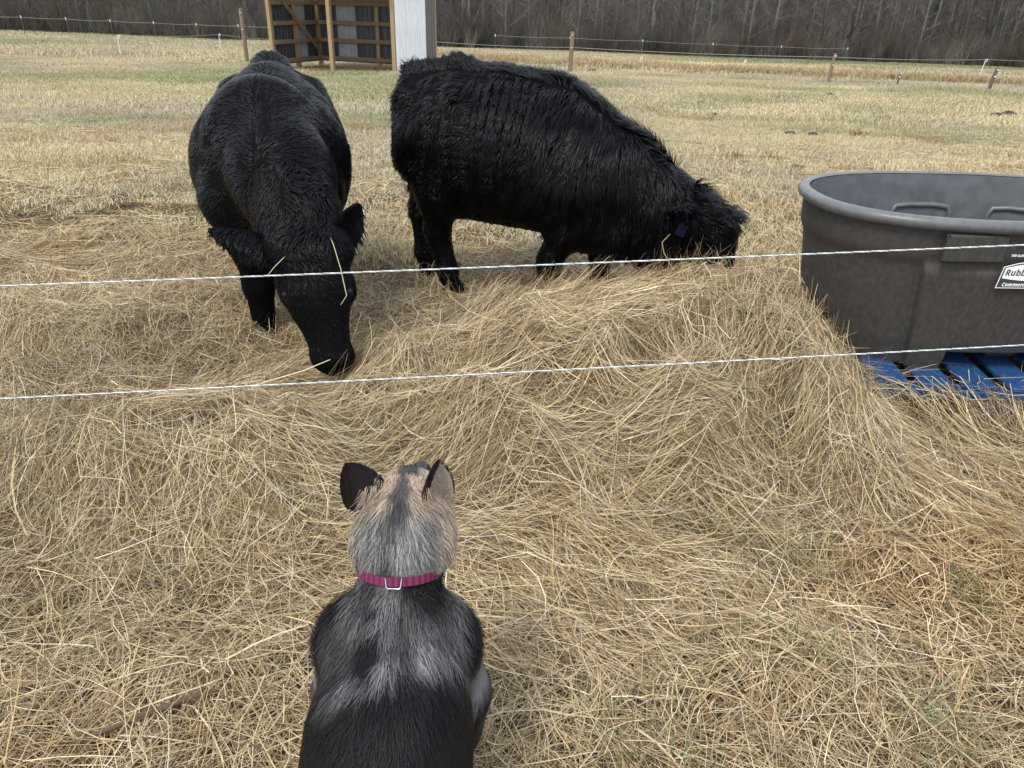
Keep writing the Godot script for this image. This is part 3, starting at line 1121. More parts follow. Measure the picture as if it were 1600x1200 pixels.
# ---------------------------------------------------------------- fences
func cord(mb: MB, a: Vector3, b: Vector3, sag: float, r: float) -> void:
	# three twisted strands
	var n := int((a - b).length() / 0.012)
	var t := (b - a).normalized()
	var u := t.cross(Vector3.UP).normalized()
	var w := t.cross(u)
	for s in 3:
		var p := PackedVector3Array()
		var rr := PackedFloat32Array()
		for i in n + 1:
			var f := float(i) / n
			var ang := f * (a - b).length() / 0.055 * TAU + s * TAU / 3.0
			p.append(a.lerp(b, f) - a + Vector3.DOWN * sag * 4.0 * f * (1.0 - f) + (u * cos(ang) + w * sin(ang)) * r * 0.55)
			rr.append(r * 0.62)
		mb.tube(p, rr, 5, Color(0.62, 0.64, 0.62) if s < 2 else Color(0.26, 0.31, 0.31), false)

func plain_wire(called: String, label: String, pts: Array, r: float, m: Material, group: String) -> void:
	var mb := MB.new()
	var p := PackedVector3Array()
	var rr := PackedFloat32Array()
	for i in pts.size() - 1:
		for k in 8:
			var f := k / 8.0
			p.append((pts[i] as Vector3).lerp(pts[i + 1], f) + Vector3.DOWN * 0.05 * 4.0 * f * (1.0 - f) - pts[0])
			rr.append(r)
	p.append(pts[-1] - pts[0]); rr.append(r)
	mb.tube(p, rr, 5, Color.WHITE)
	var o := obj(called, mb.mesh(), m)
	o.position = pts[0]
	tag(o, label, "wire", group)

func build_fences() -> void:
	var poly := mat(Color.WHITE, 0.55, 0.4, true)
	var root := thing("electric_fence", Vector3(0, 0.0, -2.1))
	tag(root, "twisted white polywire fence stretched between the dog and the cattle", "electric fence")
	for q in WIRES:
		var mb := MB.new()
		cord(mb, q[0], q[1], 0.012, 0.0024)
		var o := obj("wire", mb.mesh(), poly, root)
		o.position = q[0] - root.position
	# posts of the far fences
	var wood := grain(mat(Color(0.30, 0.225, 0.145), 0.9), noise_tex(0.06, Color(0.45, 0.42, 0.4), Color(1, 1, 1), 4, 256, 41), Vector3(5, 0.8, 5))
	var grey := grain(mat(Color(0.16, 0.135, 0.105), 0.9), noise_tex(0.06, Color(0.45, 0.42, 0.4), Color(1, 1, 1), 4, 256, 42), Vector3(5, 0.8, 5))
	var white := mat(Color(0.78, 0.78, 0.76), 0.5)
	var yellow := mat(Color(0.75, 0.6, 0.05), 0.5)
	for q in POSTS: # x, z, height, radius, lean, label, weathered
		var mb := MB.new()
		var h: float = q[2]
		var r: float = q[3]
		mb.tube(PackedVector3Array([Vector3(0, -0.3, 0), Vector3(q[4] * h * 0.5, h * 0.5, 0), Vector3(q[4] * h, h - 0.012, 0), Vector3(q[4] * h, h, 0)]), PackedFloat32Array([r, r * 0.98, r * 0.95, r * 0.85]), 12, Color.WHITE)
		var o := thing("fence_post", Vector3(q[0], land(q[0], q[1]), q[1]))
		tag(o, q[5], "fence post", "wooden posts of the pasture fence")
		obj("shaft", mb.mesh(), grey if q[6] else wood, o)
		for f in [0.62, 0.92]:
			var im := MB.new()
			im.tube(PackedVector3Array([Vector3(q[4] * h * f, h * f, r * 0.8), Vector3(q[4] * h * f, h * f, r + 0.05)]), PackedFloat32Array([0.022, 0.016]), 8, Color.WHITE)
			obj("insulator", im.mesh(), white, o)
	for q in STEPINS: # x, z, height, lean, label
		var o := thing("step_in_post", Vector3(q[0], land(q[0], q[1]), q[1]))
		tag(o, q[4], "fence post", "white step-in posts of the electric fence")
		var h: float = q[2]
		var mb := MB.new()
		var hook := PackedVector3Array([Vector3(0, -0.1, 0), Vector3(q[3] * h, h * 0.9, 0)])
		var rr := PackedFloat32Array([0.014, 0.016])
		for k in 7:
			var a := PI + TAU * 0.8 * k / 6.0
			hook.append(Vector3(q[3] * h + 0.05 + 0.05 * cos(a), h * 0.93 - 0.05 * sin(a), 0))
			rr.append(0.014)
		mb.tube(hook, rr, 8, Color.WHITE)
		obj("rod", mb.mesh(), white, o)
		var fm := MB.new()
		fm.box(Vector3(0.16, 0.03, 0.03), Transform3D(Basis(), Vector3(0.06, 0.07, 0)), Color.WHITE, 0.006)
		obj("foot_spur", fm.mesh(), yellow, o)
	for q in FAR_POSTS: # thin stakes with one white insulator, at the wood's edge
		var o := thing("fence_stake", Vector3(q[0], land(q[0], q[1]), q[1]))
		tag(o, "thin dark stake with a white insulator at the edge of the wood", "fence stake", "stakes along the wood")
		var mb := MB.new()
		mb.tube(PackedVector3Array([Vector3(0, -0.2, 0), Vector3(0, 1.25, 0)]), PackedFloat32Array([0.025, 0.025]), 6, Color.WHITE)
		obj("shaft", mb.mesh(), grey, o)
		var im := MB.new()
		im.tube(PackedVector3Array([Vector3(0, 1.12, 0.02), Vector3(0, 1.30, 0.06)]), PackedFloat32Array([0.035, 0.035]), 8, Color.WHITE)
		obj("insulator", im.mesh(), white, o)
	var wm := mat(Color(0.28, 0.285, 0.29), 0.6)
	for q in FAR_WIRES:
		plain_wire("fence_wire", q[0], q[1], q[2], wm, "wires of the pasture fences")

# ---------------------------------------------------------------- open shelter
func corrugated(mb: MB, w: float, h: float, xf: Transform3D) -> void:
	# a ribbed metal sheet in the x-y plane, from its lower left corner
	var prof := []
	var pitch := w / 4.0
	for k in 4:
		for q in [[0.0, 0.0], [0.36, 0.0], [0.44, 0.02], [0.56, 0.02], [0.64, 0.0]]:
			prof.append(Vector2((k + q[0]) * pitch, q[1]))
	prof.append(Vector2(w, 0.0))
	for i in prof.size() - 1:
		var a: Vector2 = prof[i]
		var b: Vector2 = prof[i + 1]
		var n := Vector3(a.y - b.y, 0, b.x - a.x).normalized()
		for sd in [0.0, -0.002]:
			var nn := n if sd == 0.0 else -n
			var q := []
			for p in [Vector3(a.x, 0, a.y), Vector3(b.x, 0, b.y), Vector3(b.x, h, b.y), Vector3(a.x, h, a.y)]:
				q.append(mb.vert(xf * (p + n * sd), (xf.basis * nn).normalized(), Color.WHITE))
			mb.quad(q[0], q[1], q[2], q[3])

func build_shed() -> void:
	var root := Node3D.new()
	root.name = numbered("field_shelter")
	add_child(root)
	root.transform = shed_frame
	tag(root, "open-fronted timber shelter clad in grey and white ribbed metal", "shelter")
	var wood := grain(mat(Color(0.42, 0.31, 0.165), 0.85), noise_tex(0.05, Color(0.6, 0.55, 0.5), Color(1, 1, 1), 4, 256, 51), Vector3(6, 1, 6))
	var oldw := grain(mat(Color(0.30, 0.21, 0.115), 0.9), noise_tex(0.05, Color(0.5, 0.47, 0.45), Color(1, 1, 1), 4, 256, 52), Vector3(1, 6, 6))
	var dark := grain(mat(Color(0.085, 0.088, 0.095), 0.5), noise_tex(0.01, Color(0.7, 0.7, 0.7), Color(1, 1, 1), 4, 256, 53), Vector3.ONE * 0.8)
	dark.metallic = 0.3
	var light := grain(mat(Color(0.36, 0.38, 0.40), 0.5), noise_tex(0.01, Color(0.8, 0.8, 0.8), Color(1, 1, 1), 4, 256, 54), Vector3.ONE * 0.8)
	var white := grain(mat(Color(0.84, 0.85, 0.86), 0.5), noise_tex(0.02, Color(0.85, 0.85, 0.86), Color(1, 1, 1), 5, 256, 55), Vector3(1.5, 0.25, 1.5))
	var brown := mat(Color(0.13, 0.115, 0.105), 0.6)
	var part := func(called: String, size: Vector3, at: Vector3, m: Material, turn := Basis()) -> void:
		var b := MB.new()
		b.box(size, Transform3D(turn, at), Color.WHITE, 0.008)
		obj(called, b.mesh(), m, root)
	var W := 4.9
	var D := 2.8
	var base := func(x: float, z: float) -> float:
		var p := shed_frame * Vector3(x, 0, z)
		return land(p.x, p.z) - shed_frame.origin.y
	var hf := 3.05
	var hb := 2.35
	for q in [[0.0, 0.0, hf], [2.45, 0.0, hf], [W, 0.0, hf], [0.0, -D, hb], [2.6, -D, hb], [W, -D, hb], [0.0, -D * 0.5, 2.7]]:
		var b: float = base.call(q[0], q[1])
		part.call("post", Vector3(0.14, q[2] - b + 0.3, 0.14), Vector3(q[0], (q[2] + b - 0.3) * 0.5, q[1]), wood)
	for y in [0.18, 0.80, 1.40, 2.05]: # girts
		part.call("girt", Vector3(W - 0.15, 0.14, 0.045), Vector3(W * 0.5, y, -D + 0.10), oldw)
		part.call("girt", Vector3(0.045, 0.14, D - 0.15), Vector3(0.10, y, -D * 0.5), oldw)
		part.call("girt", Vector3(0.045, 0.14, D - 0.15), Vector3(W - 0.05, y, -D * 0.5), oldw)
	part.call("beam", Vector3(W + 0.2, 0.2, 0.05), Vector3(W * 0.5, hf - 0.08, 0.10), oldw)
	part.call("beam", Vector3(W, 0.2, 0.05), Vector3(W * 0.5, hb - 0.12, -D + 0.18), oldw)
	var a0 := Vector3(0.14, 2.55, -0.1)
	var a1 := Vector3(0.16, 0.35, -D + 0.15)
	var dir := (a0 - a1).normalized()
	var sx := dir.cross(Vector3.RIGHT).normalized()
	part.call("brace", Vector3(0.04, (a0 - a1).length(), 0.14), (a0 + a1) * 0.5, oldw, Basis(Vector3.RIGHT, dir, sx))
	var pitch := atan2(hf - hb, D)
	for k in 6:
		part.call("rafter", Vector3(0.045, 0.15, D + 0.9), Vector3(0.05 + k * (W - 0.1) / 5.0, (hf + hb) * 0.5 + 0.10, -D * 0.5), oldw, Basis(Vector3.RIGHT, pitch))
	for k in 6: # roof sheets
		var b := MB.new()
		corrugated(b, 0.9, D + 1.1, Transform3D(Basis(Vector3.RIGHT, -PI * 0.5 + pitch), Vector3(-0.2 + k * 0.885, hf + 0.30, 0.52)))
		obj("roof_sheet", b.mesh(), light, root)
	for k in 6: # back wall
		var b := MB.new()
		corrugated(b, 0.83, hb - 0.22, Transform3D(Basis(), Vector3(-0.02 + k * 0.822, 0.06, -D - 0.05)))
		obj("wall_sheet", b.mesh(), light if k == 1 and true else dark, root)
	for k in 4: # far side wall, inner face towards the opening
		var b := MB.new()
		corrugated(b, 0.70, 2.45 - 0.10 * k, Transform3D(Basis(Vector3.UP, PI * 0.5), Vector3(-0.09, 0.05, -0.06 - k * 0.69)))
		obj("wall_sheet", b.mesh(), light if k == 2 else dark, root)
	for k in 4: # side wall, white outside
		var b := MB.new()
		var h: float = [2.92, 2.78, 2.60, 2.45][k]
		corrugated(b, 0.72, h, Transform3D(Basis(Vector3.UP, PI * 0.5), Vector3(W + 0.085 + 0.003 * (k % 2), [-0.12, -0.08, -0.05, -0.02][k], 0.03 - k * 0.69)))
		obj("wall_sheet", b.mesh(), white if k < 3 else brown, root)
	# straw bedding
	var mb := MB.new()
	for k in 500:
		var x := rnd(2.2, 4.6)
		var z := rnd(-2.6, -0.3)
		var h := 0.16 * (1.0 - absf(x - 3.3) / 1.3) * (1.0 - absf(z + 1.6) / 1.1)
		if h < 0.0:
			continue
		var a := rnd(0, TAU)
		var p := Vector3(x, base.call(x, z) + h * rng.randf() + 0.01, z)
		var d := Vector3(cos(a), rnd(-0.2, 0.2), sin(a)) * 0.16
		mb.blade(PackedVector3Array([p - d, p + Vector3.UP * 0.02, p + d]), 0.02, Vector3(-sin(a), 0, cos(a)), Vector3.UP, Color(0.30, 0.19, 0.09) * rnd(0.6, 1.1), 0.5)
	var bed := obj("straw_bedding", mb.mesh(), mat(Color.WHITE, 0.9, 0.2, true))
	bed.transform = shed_frame
	tag(bed, "low heap of brown straw bedding inside the open shelter", "straw", "", "stuff")

# ---------------------------------------------------------------- woods
func branch(mb: MB, p: Vector3, d: Vector3, l: float, r: float, level: int, col: Color) -> void:
	var pts := PackedVector3Array()
	var rad := PackedFloat32Array()
	var n := 4 if level < 2 else 3
	for i in n + 1:
		pts.append(p)
		rad.append(r * lerpf(1.0, 0.25, float(i) / n))
		if level < 3 and i > 0 and i < n + 1:
			var kids := 2 if level < 2 else 2
			for k in kids:
				var ax := Vector3(rng.randfn(0, 1), rng.randfn(0, 1), rng.randfn(0, 1)).normalized()
				var nd := (d + ax.cross(d) * rnd(0.5, 1.0) + Vector3.UP * 0.15).normalized()
				branch(mb, p, nd, l * rnd(0.32, 0.55), r * lerpf(0.55, 0.25, float(i) / n), level + 1, col)
		p += d * (l / n)
		d = (d + Vector3(rng.randfn(0, 0.13), rng.randfn(0.05, 0.10), rng.randfn(0, 0.13))).normalized()
	mb.tube(pts, rad, 4 if level < 2 else 3, col, false)

func bare_tree(h: float, r: float) -> Array: # [trunk, crown]
	var tm := MB.new()
	var cm := MB.new()
	var p := Vector3(0, -0.3, 0)
	var d := Vector3(rng.randfn(0, 0.03), 1, rng.randfn(0, 0.03)).normalized()
	var pts := PackedVector3Array()
	var rad := PackedFloat32Array()
	var n := 14
	for i in n + 1:
		var f := float(i) / n
		pts.append(p)
		rad.append(r * (1.0 - 0.85 * f) * (1.35 if i == 0 else 1.0))
		if f > 0.13:
			for k in (2 if f < 0.4 else 3):
				var a := rnd(0, TAU)
				branch(cm, p, Vector3(cos(a), rnd(0.25, 0.9), sin(a)).normalized(), h * rnd(0.10, 0.22) * (1.1 - 0.6 * f), r * (1.0 - 0.85 * f) * 0.38, 1 if f < 0.9 else 2, Color.WHITE)
		p += d * (h / n)
		d = (d + Vector3(rng.randfn(0, 0.04), 0.05, rng.randfn(0, 0.04))).normalized()
	tm.tube(pts, rad, 8, Color.WHITE)
	return [tm.mesh(), cm.mesh()]

func brush(h: float) -> ArrayMesh:
	var mb := MB.new()
	for i in 16:
		var a := rnd(0, TAU)
		var d := Vector3(cos(a) * 0.4, 1.0, sin(a) * 0.4).normalized()
		branch(mb, Vector3(rng.randfn(0, 0.35), -0.1, rng.randfn(0, 0.35)), d, h * rnd(0.6, 1.1), 0.022, 2, Color.WHITE)
	return mb.mesh()

func build_woods() -> void:
	var barks := []
	for c in [Color(0.19, 0.18, 0.168), Color(0.13, 0.121, 0.112), Color(0.235, 0.225, 0.21)]:
		barks.append(grain(mat(c, 0.9, 0.2, true), noise_tex(0.05, Color(0.55, 0.52, 0.5), Color(1, 1, 1), 4, 256, 61), Vector3(1.5, 0.3, 1.5)))
	var kinds := []
	for i in 6:
		kinds.append(bare_tree(rnd(13.0, 18.0), rnd(0.11, 0.20)))
	var words := ["slender leafless grey tree at the edge of the wood", "dark leafless tree with crooked limbs at the edge of the wood", "pale barked leafless tree at the edge of the wood"]
	var n := 120
	for i in n:
		var x := lerpf(-74.0, 74.0, (i + rng.randf()) / n)
		var z := -wood_edge(x) - 2.0 - rnd(0.0, 7.0) + 2.0 * nz(x, 0.0, 8.0, 151.0)
		var k := rng.randi() % 3
		var t := thing("leafless_tree", Vector3(x, land(x, z), z), rnd(0, TAU))
		t.scale = Vector3.ONE * rnd(0.75, 1.2)
		tag(t, words[k], "tree", "leafless trees along the edge of the wood")
		var kd: Array = kinds[rng.randi() % kinds.size()]
		obj("trunk", kd[0], barks[k], t)
		obj("crown", kd[1], barks[k], t)
	var wood := thing("woodland")
	tag(wood, "deep leafless winter woodland beyond the pasture", "woodland", "", "stuff")
	for v in kinds.size():
		var xf := []
		var cc := PackedColorArray()
		for i in 120:
			var z := -86.0 - 48.0 * rng.randf()
			var x := rnd(-1.0, 1.0) * (-z * 0.95)
			xf.append(Transform3D(Basis(Vector3.UP, rnd(0, TAU)).scaled(Vector3.ONE * rnd(0.7, 1.3)), Vector3(x, land(x, z), z)))
			var k := rnd(0.6, 1.5)
			cc.append(Color(k, k * rnd(0.93, 1.0), k * rnd(0.85, 1.0)))
		scatter("trunks", kinds[v][0], barks[v % 3], xf, cc, wood)
		scatter("branches", kinds[v][1], barks[v % 3], xf, cc, wood)
	var under := thing("undergrowth")
	tag(under, "tangled bare brush along the foot of the wood", "undergrowth", "", "stuff")
	for v in 5:
		var bm := brush(rnd(1.8, 3.2))
		var xf := []
		var cc := PackedColorArray()
		for i in 420:
			var x := rnd(-1.0, 1.0) * 76.0
			var z := -wood_edge(x) - 0.5 - 14.0 * pow(rng.randf(), 1.4)
			var s := rnd(0.4, 1.25)
			xf.append(Transform3D(Basis(Vector3.UP, rnd(0, TAU)).scaled(Vector3.ONE * s), Vector3(x, land(x, z), z)))
			var k := rnd(0.6, 1.3) + 0.5 * nz(x, z, 20.0, 161.0)
			cc.append(Color(k * rnd(0.95, 1.15), k, k * rnd(0.8, 1.0)))
		scatter("stems", bm, barks[[0, 1, 1, 0, 2][v]], xf, cc, under)
	# one evergreen among them
	var needles := mat(Color(0.035, 0.055, 0.022), 0.8, 0.3, true)
	for q in [[-44.0, -66.5, 9.0, "young green pine among the leafless trees"]]:
		var t := thing("pine_tree", Vector3(q[0], land(q[0], q[1]), q[1]))
		tag(t, q[3], "tree")
		var tm := MB.new()
		tm.tube(PackedVector3Array([Vector3(0, -0.3, 0), Vector3(0.05, q[2] * 0.5, 0), Vector3(0, q[2], 0)]), PackedFloat32Array([0.16, 0.10, 0.02]), 8, Color.WHITE)
		obj("trunk", tm.mesh(), barks[1], t)
		var cm := MB.new()
		for i in 5200:
			var f := pow(rng.randf(), 0.8)
			var y: float = lerpf(1.2, q[2], f)
			var rr: float = (1.0 - f) * 2.2 + 0.15
			var a := rnd(0, TAU)
			var r := rr * pow(rng.randf(), 0.6) * (0.7 + 0.3 * sin(y * 7.0 + a * 2.0))
			var p := Vector3(cos(a) * r, y - r * 0.15, sin(a) * r)
			var d := Vector3(cos(a + rnd(-1, 1)), rnd(-0.3, 0.5), sin(a + rnd(-1, 1))).normalized() * 0.22
			var k := rnd(0.7, 1.4)
			cm.blade(PackedVector3Array([p, p + d]), 0.03, d.cross(Vector3.UP).normalized(), Vector3.UP, Color(k, k, k), 0.2)
		obj("crown", cm.mesh(), needles, t)

# ---------------------------------------------------------------- cattle
func J(x: float, y: float, z := 0.0) -> Vector3:
	return Vector3(x, y, z)

func cow_leg(f: Field, pts: Array, rad: Array) -> void:
	for i in pts.size() - 1:
		f.bone(pts[i], rad[i], pts[i + 1], rad[i + 1], 0.05 if i > 0 else 0.10)

func cow_body(legs: Array, neck: Array, head: Array, lo: Vector3, hi: Vector3, long: float) -> MB:
	var f := Field.new(lo, hi, 0.018)
	var s := long # where the shoulder stands ahead of the hip
	f.bone(J(-0.02, 0.90), 0.24, J(s * 0.45, 0.86), 0.28, 0.10, Vector3(1, 1, 0.95))
	f.bone(J(s * 0.35, 0.77), 0.325, J(s * 0.75, 0.77), 0.335, 0.12, Vector3(1, 1, 1.1))
	f.bone(J(s * 0.28, 0.655), 0.265, J(s * 0.85, 0.63), 0.275, 0.10, Vector3(1, 1, 1.12))
	f.bone(J(s * 1.0, 0.76), 0.28, J(s * 1.14, 0.66), 0.24, 0.10, Vector3(1, 1, 0.82))
	f.bone(J(-0.21, 1.10), 0.075, J(s * 0.10, 1.135), 0.060, 0.10) # ridge of the spine
	f.bone(J(s * 0.10, 1.135), 0.060, J(s * 0.45, 1.07), 0.065, 0.10)
	f.bone(J(s * 0.45, 1.07), 0.070, J(s * 0.90, 1.00), 0.090, 0.12)
	for z in [-1.0, 1.0]:
		f.bone(J(0.09, 1.02, 0.185 * z), 0.070, J(0.02, 0.96, 0.18 * z), 0.095, 0.10) # hip bones
		f.bone(J(-0.20, 1.02, 0.095 * z), 0.085, J(-0.17, 0.74, 0.125 * z), 0.125, 0.06) # pin bones and buttock
		f.bone(J(s * 1.0, 0.92, 0.12 * z), 0.10, J(s * 1.12, 0.66, 0.155 * z), 0.14, 0.07) # shoulder blades
	for l in legs:
		cow_leg(f, l[0], l[1])
	for i in neck.size() - 1:
		f.bone(neck[i][0], neck[i][1], neck[i + 1][0], neck[i + 1][1], 0.10, neck[i][2])
	for h in head:
		f.bone(h[0], h[1], h[2], h[3], h[4])
	var mb := MB.new()
	f.mesh_into(mb, Color.WHITE)
	return mb

func tail(mb: MB, pts: Array, rad: Array) -> void:
	mb.tube(PackedVector3Array(pts), PackedFloat32Array(rad), 8, Color.WHITE)

func hoof(mb: MB, at: Vector3) -> void:
	var first := mb.V.size()
	var prof := [[0.062, 0.0], [0.060, 0.03], [0.050, 0.07], [0.044, 0.09]]
	for p in prof:
		for s in 12:
			var a := TAU * s / 12
			var c := cos(a)
			var notch := 1.0 - (0.25 if s == 0 else 0.0)
			mb.vert(at + Vector3(c * p[0] * 1.15 * notch + 0.02 * (1.0 - p[1] / 0.09), p[1], sin(a) * p[0]), Vector3(c, 0.3, sin(a)).normalized(), Color.WHITE)
	for r in prof.size() - 1:
		for s in 12:
			var a := first + r * 12 + s
			var b := first + r * 12 + (s + 1) % 12
			mb.quad(a, b, b + 12, a + 12)

func stalk(label: String, pts: Array, w: float, m: Material) -> void:
	var mb := MB.new()
	var base: Vector3 = pts[0]
	var p := PackedVector3Array()
	var r := PackedFloat32Array()
	for i in pts.size():
		p.append((pts[i] as Vector3) - base)
		r.append(w * (0.5 if i < pts.size() - 1 else 0.3))
	mb.tube(p, r, 5, Color(0.50, 0.42, 0.27))
	var o := obj("hay_stalk", mb.mesh(), m)
	o.position = base
	tag(o, label, "hay stalk", "hay stalks caught on the cattle")

func build_cows() -> void:
	var hide := mat(Color(0.0025, 0.0025, 0.003), 0.7, 0.15)
	var hair := mat(Color(0.0028, 0.0028, 0.0038), 0.31, 0.27, true)
	var sleek := mat(Color(0.0027, 0.0027, 0.0037), 0.33, 0.25, true)
	var horn := mat(Color(0.02, 0.018, 0.016), 0.55, 0.5)
	var wet := mat(Color(0.004, 0.0035, 0.0035), 0.3, 0.35)
	var pale := mat(Color.WHITE, 0.7, 0.4, true)
	var one := Vector3.ONE

	# ---- the cow side-on beside the heap
	var at := Vector3(-0.36, 0.0, -4.28)
	at.y = land(at.x, at.z) + 0.04
	var root := thing("cow", at, deg_to_rad(-15.0))
	root.scale = Vector3(0.92, 1.0, 1.0)
	tag(root, "shaggy black cow standing side-on with its muzzle in the hay heap", "cow", "black cattle eating hay")
	var s := 0.70
	var hind_n := [[J(-0.03, 0.80, 0.13), J(0.0, 0.56, 0.16), J(-0.03, 0.36, 0.15), J(0.03, 0.12, 0.15), J(0.05, 0.04, 0.15)], [0.20, 0.135, 0.072, 0.054, 0.054]]
	var hind_f := [[J(-0.10, 0.80, -0.13), J(-0.18, 0.56, -0.16), J(-0.26, 0.37, -0.15), J(-0.25, 0.12, -0.15), J(-0.23, 0.04, -0.15)], [0.20, 0.13, 0.072, 0.054, 0.054]]
	var fore_n := [[J(0.76, 0.66, 0.15), J(0.74, 0.42, 0.15), J(0.66, 0.24, 0.15), J(0.64, 0.04, 0.15)], [0.16, 0.085, 0.066, 0.056]]
	var fore_f := [[J(0.80, 0.66, -0.15), J(0.86, 0.42, -0.15), J(0.90, 0.24, -0.15), J(0.90, 0.04, -0.15)], [0.16, 0.085, 0.066, 0.056]]
	var neck := [[J(0.72, 0.80, 0.0), 0.26, Vector3(1, 1, 0.85)], [J(1.02, 0.66, 0.03), 0.225, Vector3(1, 1, 0.8)], [J(1.28, 0.56, 0.08), 0.155, Vector3(1, 1, 0.85)], [J(1.42, 0.52, 0.10), 0.12, one]]
	var head := [
		[J(1.44, 0.53, 0.04), 0.085, J(1.44, 0.53, 0.16), 0.085, 0.06], [J(1.46, 0.50, 0.10), 0.115, J(1.58, 0.47, 0.11), 0.098, 0.05], [J(1.58, 0.46, 0.11), 0.098, J(1.615, 0.28, 0.12), 0.068, 0.05],
		[J(1.46, 0.42, 0.10), 0.10, J(1.56, 0.27, 0.12), 0.060, 0.05], [J(1.60, 0.27, 0.09), 0.060, J(1.60, 0.265, 0.15), 0.060, 0.03],
		[J(0.88, 0.45, 0.02), 0.18, J(1.28, 0.34, 0.07), 0.12, 0.12], [J(1.56, 0.44, 0.185), 0.03, J(1.59, 0.40, 0.19), 0.028, 0.04],
	]
	var mb := cow_body([hind_n, hind_f, fore_n, fore_f], neck, head, Vector3(-0.5, -0.05, -0.55), Vector3(1.78, 1.3, 0.55), s)
	tail(mb, [J(-0.22, 1.08), J(-0.31, 1.0), J(-0.325, 0.82), J(-0.26, 0.58, 0.0), J(-0.12, 0.38, 0.02)], [0.04, 0.035, 0.028, 0.022, 0.016])
	for l in [hind_n, hind_f, fore_n, fore_f]:
		hoof(mb, Vector3(l[0][-1].x, -0.02, l[0][-1].z))
	ear(mb, J(1.44, 0.565, 0.18), J(-0.45, -0.05, 1.0), J(0.45, -0.85, 0.15), 0.22, 0.15, 1.0, Color.WHITE, 0.3, 0.012)
	ear(mb, J(1.44, 0.565, 0.0), J(-0.25, 0.1, -1.0), J(0.9, -0.4, 0.0), 0.20, 0.12, 1.1, Color.WHITE, 0.3, 0.012)
	obj("body", mb.mesh(), hide, root)
	var n3 := noise
	var flow2 := func(p: Vector3, n: Vector3):
		if p.y < 0.10:
			return null
		var w1 := n3.get_noise_3d(p.x * 260.0, p.y * 150.0, p.z * 260.0)
		var w2 := n3.get_noise_3d(p.x * 700.0, p.y * 320.0, p.z * 700.0 + 90.0)
		var front := smoothstep(0.30, 0.75, p.x)
		var d := Vector3(-0.55 + 0.35 * front + w1 * 1.3, -0.75 - 0.3 * front, w2 * 0.5 + signf(p.z) * 0.25)
		var w3 := n3.get_noise_3d(p.x * 1900.0, p.y * 520.0, p.z * 1900.0 + 3.0)
		var l := lerpf(0.055, 0.100, front) * (1.0 + 0.5 * w2)
		var lift := 0.40 + 0.25 * w1 + 0.75 * w3
		if p.x < 0.25:
			d += Vector3(w2, w1, n3.get_noise_3d(p.z * 500.0, p.x * 500.0, 7.0)) * 1.2 # curly over the rump
		if absf(p.z) < 0.10 and n.y > 0.4:
			d = Vector3(-0.35 + w2, 0.55, w1)
			lift = 0.6 if p.x > 0.35 and p.x < 1.25 else 0.45
		if p.x > 1.30:
			l = 0.055
			d = Vector3(0.35 + w1, -0.8, w2)
			if p.y > 0.52 and p.x > 1.42 and absf(p.z - 0.1) < 0.14:
				l = 0.10
				lift = 0.9
				d = Vector3(1.0, -0.2, w1 * 2.5)
			if absf(p.z - 0.1) > 0.14:
				l = 0.045
				lift = 0.5
			if p.y < 0.34:
				l = 0.022
		elif p.y < 0.42:
			l = 0.03 if p.x < 0.6 else 0.05
			d = Vector3(w1 * 0.4, -1.0, 0)
		if absf(p.z) < 0.05 and p.y < 0.52 and p.x < -0.05:
			l = 0.08
		var v := rng.randf_range(0.6, 1.5)
		if rng.randf() < 0.03:
			return [d, l, Color(v * 2.4, v * 1.5, v * 1.1), lift]
		return [d, l, Color(v, v, v), lift]
	grow_fur(mb, 72000, 0.004, 0.0075, 0.050, 0.95, hair, root, flow2)
	var eye := SphereMesh.new()
	eye.radius = 0.018; eye.height = 0.036; eye.radial_segments = 16; eye.rings = 8
	obj("eye", eye, wet, root).position = J(1.60, 0.415, 0.20)
	var tg := MB.new()
	tg.box(Vector3(0.050, 0.056, 0.004), Transform3D(Basis(Vector3.UP, 0.25) * Basis(Vector3(0, 0, 1), -0.35), Vector3.ZERO), Color.WHITE, 0.0018)
	tg.tube(PackedVector3Array([J(0, 0.028, -0.012), J(0, 0.028, 0.012)]), PackedFloat32Array([0.011, 0.011]), 10, Color.WHITE)
	var o := obj("ear_tag", tg.mesh(), mat(Color(0.007, 0.008, 0.022), 0.5, 0.25), root)
	o.position = J(1.395, 0.50, 0.315)
	o.set_meta("label", "dark blue plastic ear tag")

	# ---- the cow facing the fence
	at = Vector3(-1.28, 0.0, -4.28)
	at.y = land(at.x, at.z) + 0.04
	root = thing("cow", at, deg_to_rad(-78.0))
	tag(root, "sleek black cow facing the fence with its head lowered to the hay", "cow", "black cattle eating hay")
	s = 0.72
	hind_n = [[J(0.0, 0.78, 0.13), J(0.10, 0.58, 0.17), J(-0.08, 0.38, 0.16), J(-0.02, 0.12, 0.16), J(0.0, 0.04, 0.16)], [0.20, 0.13, 0.07, 0.052, 0.054]]
	hind_f = [[J(-0.02, 0.78, -0.13), J(0.04, 0.58, -0.17), J(-0.18, 0.38, -0.16), J(-0.13, 0.12, -0.16), J(-0.11, 0.04, -0.16)], [0.20, 0.13, 0.07, 0.052, 0.054]]
	fore_n = [[J(0.80, 0.66, 0.12), J(0.80, 0.42, 0.115), J(0.80, 0.24, 0.105), J(0.80, 0.04, 0.10)], [0.15, 0.085, 0.066, 0.056]]
	fore_f = [[J(0.80, 0.66, -0.14), J(0.74, 0.42, -0.14), J(0.68, 0.24, -0.14), J(0.68, 0.04, -0.14)], [0.15, 0.085, 0.066, 0.056]]
